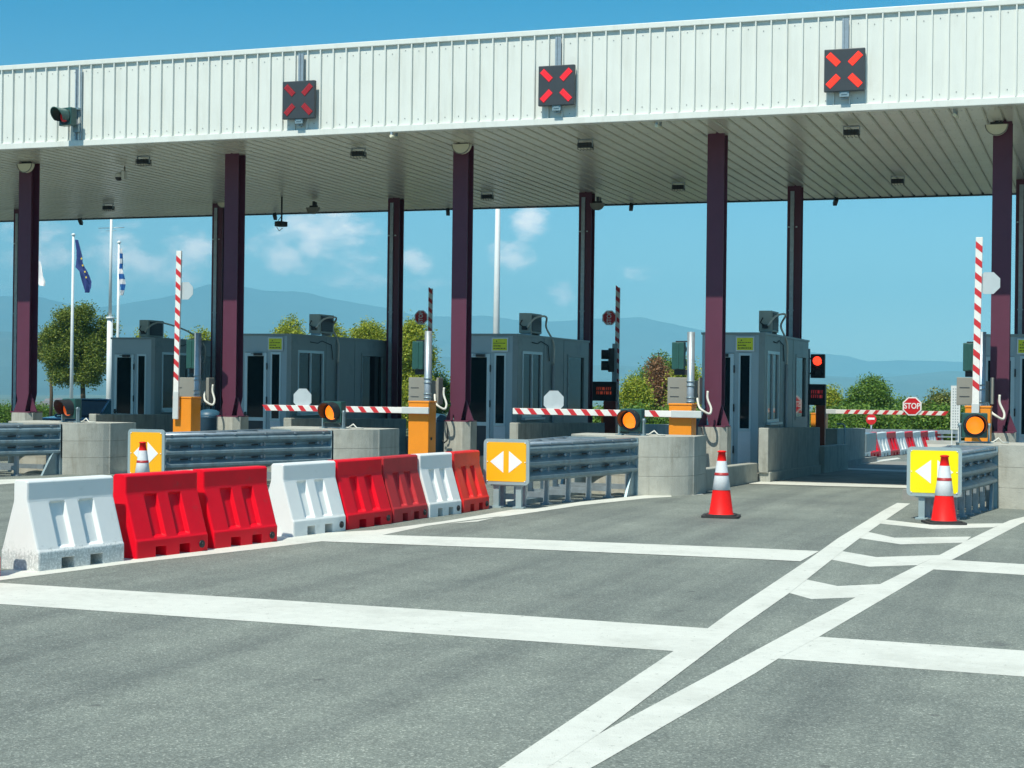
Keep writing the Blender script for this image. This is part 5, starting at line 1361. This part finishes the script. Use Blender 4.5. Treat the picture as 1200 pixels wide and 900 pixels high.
def crown_mesh(lobes, dens, leaf, seed, name='crown', mats=None):
    """lobes: (cx, cy, cz, rx, ry, rz); small leaf clumps through each lobe's volume, gathered round twigs"""
    rr = random.Random(seed); mb = MB()
    for (cx, cy, cz, rx, ry, rz) in lobes:
        vol = rx*ry*rz
        ntw = max(14, int(dens*7.5*(vol**.72)))
        for _ in range(ntw):
            while True:
                u = Vector((rr.uniform(-1, 1), rr.uniform(-1, 1), rr.uniform(-1, 1)))
                if .25 < u.length <= 1: break
            L0_ = .35+.65*rr.random()**.5; u = u.normalized()*L0_*(1+.18*noise.noise(u*2.5+Vector((seed, 0, 0))))
            tc_ = Vector((cx+u.x*rx, cy+u.y*ry, cz+u.z*rz)); tw = leaf*rr.uniform(1.6, 3.0)
            for _l in range(16):
                q = tc_+Vector((rr.gauss(0, 1), rr.gauss(0, 1), rr.gauss(0, .8)))*tw*.55
                s = leaf*rr.uniform(.5, 1.1)
                a = Vector((rr.gauss(0, 1), rr.gauss(0, 1), rr.gauss(0, .6))).normalized(); b = a.cross(Vector((rr.gauss(0, 1), rr.gauss(0, 1), rr.gauss(0, 1)))).normalized()
                mb.add([q-a*s*.5, q+b*s*.28, q+a*s*.5, q-b*s*.28], [(0, 1, 2, 3)])
    me = bpy.data.meshes.new(name); me.from_pydata(mb.v, [], mb.f); me.materials.append(leaf_current[0]); return me
leaf_current = [leaf_y]
def tree(label, pxl, pxr, pyt, pyb, Y, lm, seed, name='tree', trunk_px=None, lobes_n=11, dens=34, leaf=.15, ybase=None, group='trees beyond the plaza', plobes=None):
    a, b = at(pxl, pyt, Y), at(pxr, pyb, Y); cx = (a.x+b.x)/2; W2 = abs(b.x-a.x)/2*1.0; top, bot = a.z, b.z
    gx = at(trunk_px, pyb, Y).x if trunk_px else cx; g0 = terrain_h(cx, Y)
    if ybase is not None: bot = at(pxl, ybase, Y).z
    o = thing(name, label, 'tree', (gx, Y, g0), 0, group); rr = random.Random(seed)
    H2 = (top-bot)/2; cz = (top+bot)/2-g0; ox = cx-gx
    lobes = []
    for i in range(lobes_n):
        an = rr.uniform(0, 2*math.pi); el = rr.uniform(-.8, 1); rad = rr.uniform(.35, .62)
        lobes.append((ox+math.cos(an)*W2*rad*math.cos(el), math.sin(an)*W2*rad*math.cos(el), cz+math.sin(el)*H2*.55, W2*rr.uniform(.26, .50), W2*rr.uniform(.26, .50), H2*rr.uniform(.24, .46)))
    lobes.append((ox, 0, cz+H2*.52, W2*.45, W2*.45, H2*.48)); lobes.append((ox-W2*.5, 0, cz-.1*H2, W2*.5, W2*.45, H2*.5)); lobes.append((ox+W2*.5, 0, cz-.1*H2, W2*.5, W2*.45, H2*.5))
    if plobes:
        lobes = []
        for (lx, ly, lrx, lry) in plobes:
            c_ = at(lx, ly, Y); k_ = Y/F_PX*1.12
            lobes.append((c_.x-gx, rr.uniform(-.5, .5)*W2*.6, c_.z-g0, lrx*k_*1.12, max(lrx, lry)*k_, lry*k_*1.12))
    leaf_current[0] = lm
    me = crown_mesh(lobes, min(dens, 40)*(2.2 if plobes else 1.15), leaf, seed); obj('crown', me, None, o, raw=True)
    tk = MB(); r0 = max(.10, W2*.07)
    fork = max(.4, (bot-g0)+H2*.3)
    tk.tube([(0, 0, -.1), (.03, .02, fork*.5), (ox*.2, 0, fork)], [r0*1.2, r0, r0*.8], 10)
    for l in lobes[:7]:
        c = Vector(l[:3]); tk.tube([(ox*.2, 0, fork*.95), (ox*.2+(c.x-ox*.2)*.4, c.y*.4, fork+(c.z-fork)*.55), tuple(c)], [r0*.55, r0*.35, r0*.12], 7)
    obj('trunk', tk, bark, o)
    return o
tree('broad olive-green tree behind the flagpoles at the left', 58, 130, 354, 456, 80, leaf_m, 11, trunk_px=97, plobes=[(84, 374, 13, 11), (104, 369, 12, 11), (119, 385, 9, 13), (70, 392, 14, 10), (95, 396, 22, 17), (114, 408, 13, 15), (76, 415, 17, 11), (100, 428, 17, 13), (80, 441, 14, 9), (62, 408, 9, 8), (118, 428, 11, 11), (104, 443, 14, 8), (70, 428, 11, 9), (92, 408, 18, 16)])
tree('small pale tree just right of the leftmost column', 42, 66, 384, 432, 84, leaf_o, 12, leaf=.16, trunk_px=60)
tree('yellow-green treetop over the leftmost booth', 150, 196, 384, 440, 90, leaf_y, 13)
tree('small yellow-green treetop left of the second column', 208, 262, 386, 450, 88, leaf_y, 14)
tree('rounded yellow-green treetop left of the second air conditioner', 316, 366, 371, 440, 92, leaf_y, 15)
tree('low yellow-green treetop right of the second air conditioner', 372, 412, 378, 440, 94, leaf_y, 16)
tree('yellow-green treetop left of the dark rear column', 408, 456, 374, 450, 90, leaf_y, 17)
tree('large bright yellow-green tree behind the pale post', 460, 508, 374, 500, 78, leaf_y, 18, plobes=[(484, 383, 9, 8), (474, 392, 9, 9), (494, 397, 9, 9), (468, 408, 10, 11), (484, 410, 13, 14), (499, 418, 8, 12), (474, 432, 14, 13), (492, 440, 12, 14), (470, 455, 12, 12), (486, 465, 15, 15), (478, 485, 16, 14), (505, 455, 7, 9)])
tree('slim green bush right of the pale post', 500, 530, 430, 505, 80, leaf_g, 19)
tree('bright green bushy tree right of the middle booth', 722, 764, 438, 506, 76, leaf_y, 20, leaf=.15, dens=44)
tree('tree with reddish brown leaves between green neighbours', 748, 790, 418, 500, 84, leaf_r, 21, leaf=.15)
tree('green treetop behind the reddish tree', 746, 800, 413, 500, 88, leaf_g, 22)
tree('green tree behind the right taupe box of the middle lane', 782, 830, 420, 510, 80, leaf_y, 23)
tree('round yellow-green tree right of the display board', 958, 990, 451, 505, 90, leaf_y, 24)
tree('tall mid-green tree above the far boom', 990, 1046, 443, 520, 88, leaf_g, 25, plobes=[(1020, 453, 10, 9), (1011, 464, 11, 9), (1030, 464, 11, 10), (1003, 477, 12, 10), (1020, 478, 16, 12), (1037, 480, 12, 11), (1012, 493, 22, 13), (1032, 495, 16, 12), (996, 488, 8, 9)])
tree('olive green tree right of the far boom', 1076, 1128, 455, 520, 86, leaf_o, 26, leaf=.16, dens=44)
tree('dark green tree between the two tall trees', 1036, 1086, 466, 520, 98, leaf_g, 27)
# hedge as one mass of undergrowth
leaf_current[0] = leaf_g
lobes = []
rr = random.Random(4)
for px in list(range(700, 860, 9))+list(range(950, 1180, 8)):
    p = at(px, 480, 75); hgt = at(px, 484+rr.uniform(-6, 5), 75).z-terrain_h(p.x, 75)
    lobes.append((p.x, 75+rr.uniform(-1, 2), terrain_h(p.x, 75)+hgt*.5, .55, .9, hgt*.52))
for px in list(range(-20, 60, 12)):
    p = at(px, 470, 90); lobes.append((p.x, 90, terrain_h(p.x, 90)+.5, .9, 1, .8))
tag(obj('hedge', crown_mesh(lobes, 60, .17, 5, 'hedge'), None, raw=True), 'dense green undergrowth behind the far guardrail', 'hedge', None, 'stuff')
# distant town on the valley floor
wallm = [M('far_house_white', (.55, .54, .50), .9), M('far_house_cream', (.50, .44, .34), .9)]; roofm = M('far_house_tiles', (.22, .15, .12), .9)
rr = random.Random(8)
def house_mesh(w_, d_, h_, wm):
    mb = MB().box(-w_/2, w_/2, -d_/2, d_/2, -2, h_)
    mb.add([(-w_/2-.4, -d_/2-.4, h_), (w_/2+.4, -d_/2-.4, h_), (w_/2+.4, d_/2+.4, h_), (-w_/2-.4, d_/2+.4, h_), (-w_/2-.4, 0, h_+w_*.18), (w_/2+.4, 0, h_+w_*.18)],
           [(0, 1, 5, 4), (2, 3, 4, 5), (3, 0, 4), (1, 2, 5), (0, 3, 2, 1)], 1)
    for x in (-w_*.3, 0, w_*.3):
        mb.box(x-.6, x+.6, -d_/2-.05, -d_/2-.01, h_*.3, h_*.3+1.4, 2)
    return mb.mesh('house', [wm, roofm, dark_gap])
hms = [house_mesh(14, 10, 6, wallm[0]), house_mesh(18, 11, 5, wallm[1]), house_mesh(10, 9, 7, wallm[0])]
for i in range(34):
    px = rr.choice([rr.uniform(50, 130), rr.uniform(48, 70), rr.uniform(960, 1110)]); D = rr.uniform(900, 2400)
    d = ray(px, 450); x, y = d.x/math.hypot(d.x, d.y)*D, d.y/math.hypot(d.x, d.y)*D
    o = obj('house', rr.choice(hms), None, raw=True); o.location = (x, y, terrain_h(x, y)); o.rotation_euler = (0, 0, rr.uniform(0, 3)); o.scale = (.9,)*3
    tag(o, 'tiny pale house far off in the hazy valley below the hills', 'house', 'far houses in the valley')

# woodland on the near side of the plaza, which the booth glass mirrors
rr = random.Random(21); lobes = []
x = -95
while x < 10:
    r_ = rr.uniform(2.2, 3.6); h_ = rr.uniform(4.5, 8.5); lobes.append((x, -42+rr.uniform(-3, 3), h_*.52, r_, r_, h_*.55)); x += r_*1.1
y = 34
while y < 120:
    r_ = rr.uniform(2.0, 3.4); h_ = rr.uniform(3.5, 6.5); lobes.append((44+rr.uniform(-2, 2), y, terrain_h(44, y)+h_*.5, r_, r_, h_*.55)); y += r_*1.2
leaf_current[0] = leaf_g
tag(obj('woodland', crown_mesh(lobes, 9, .45, 31, 'woodland'), None, raw=True), 'dense green woodland around the plaza, outside the picture', 'woodland', None, 'stuff')
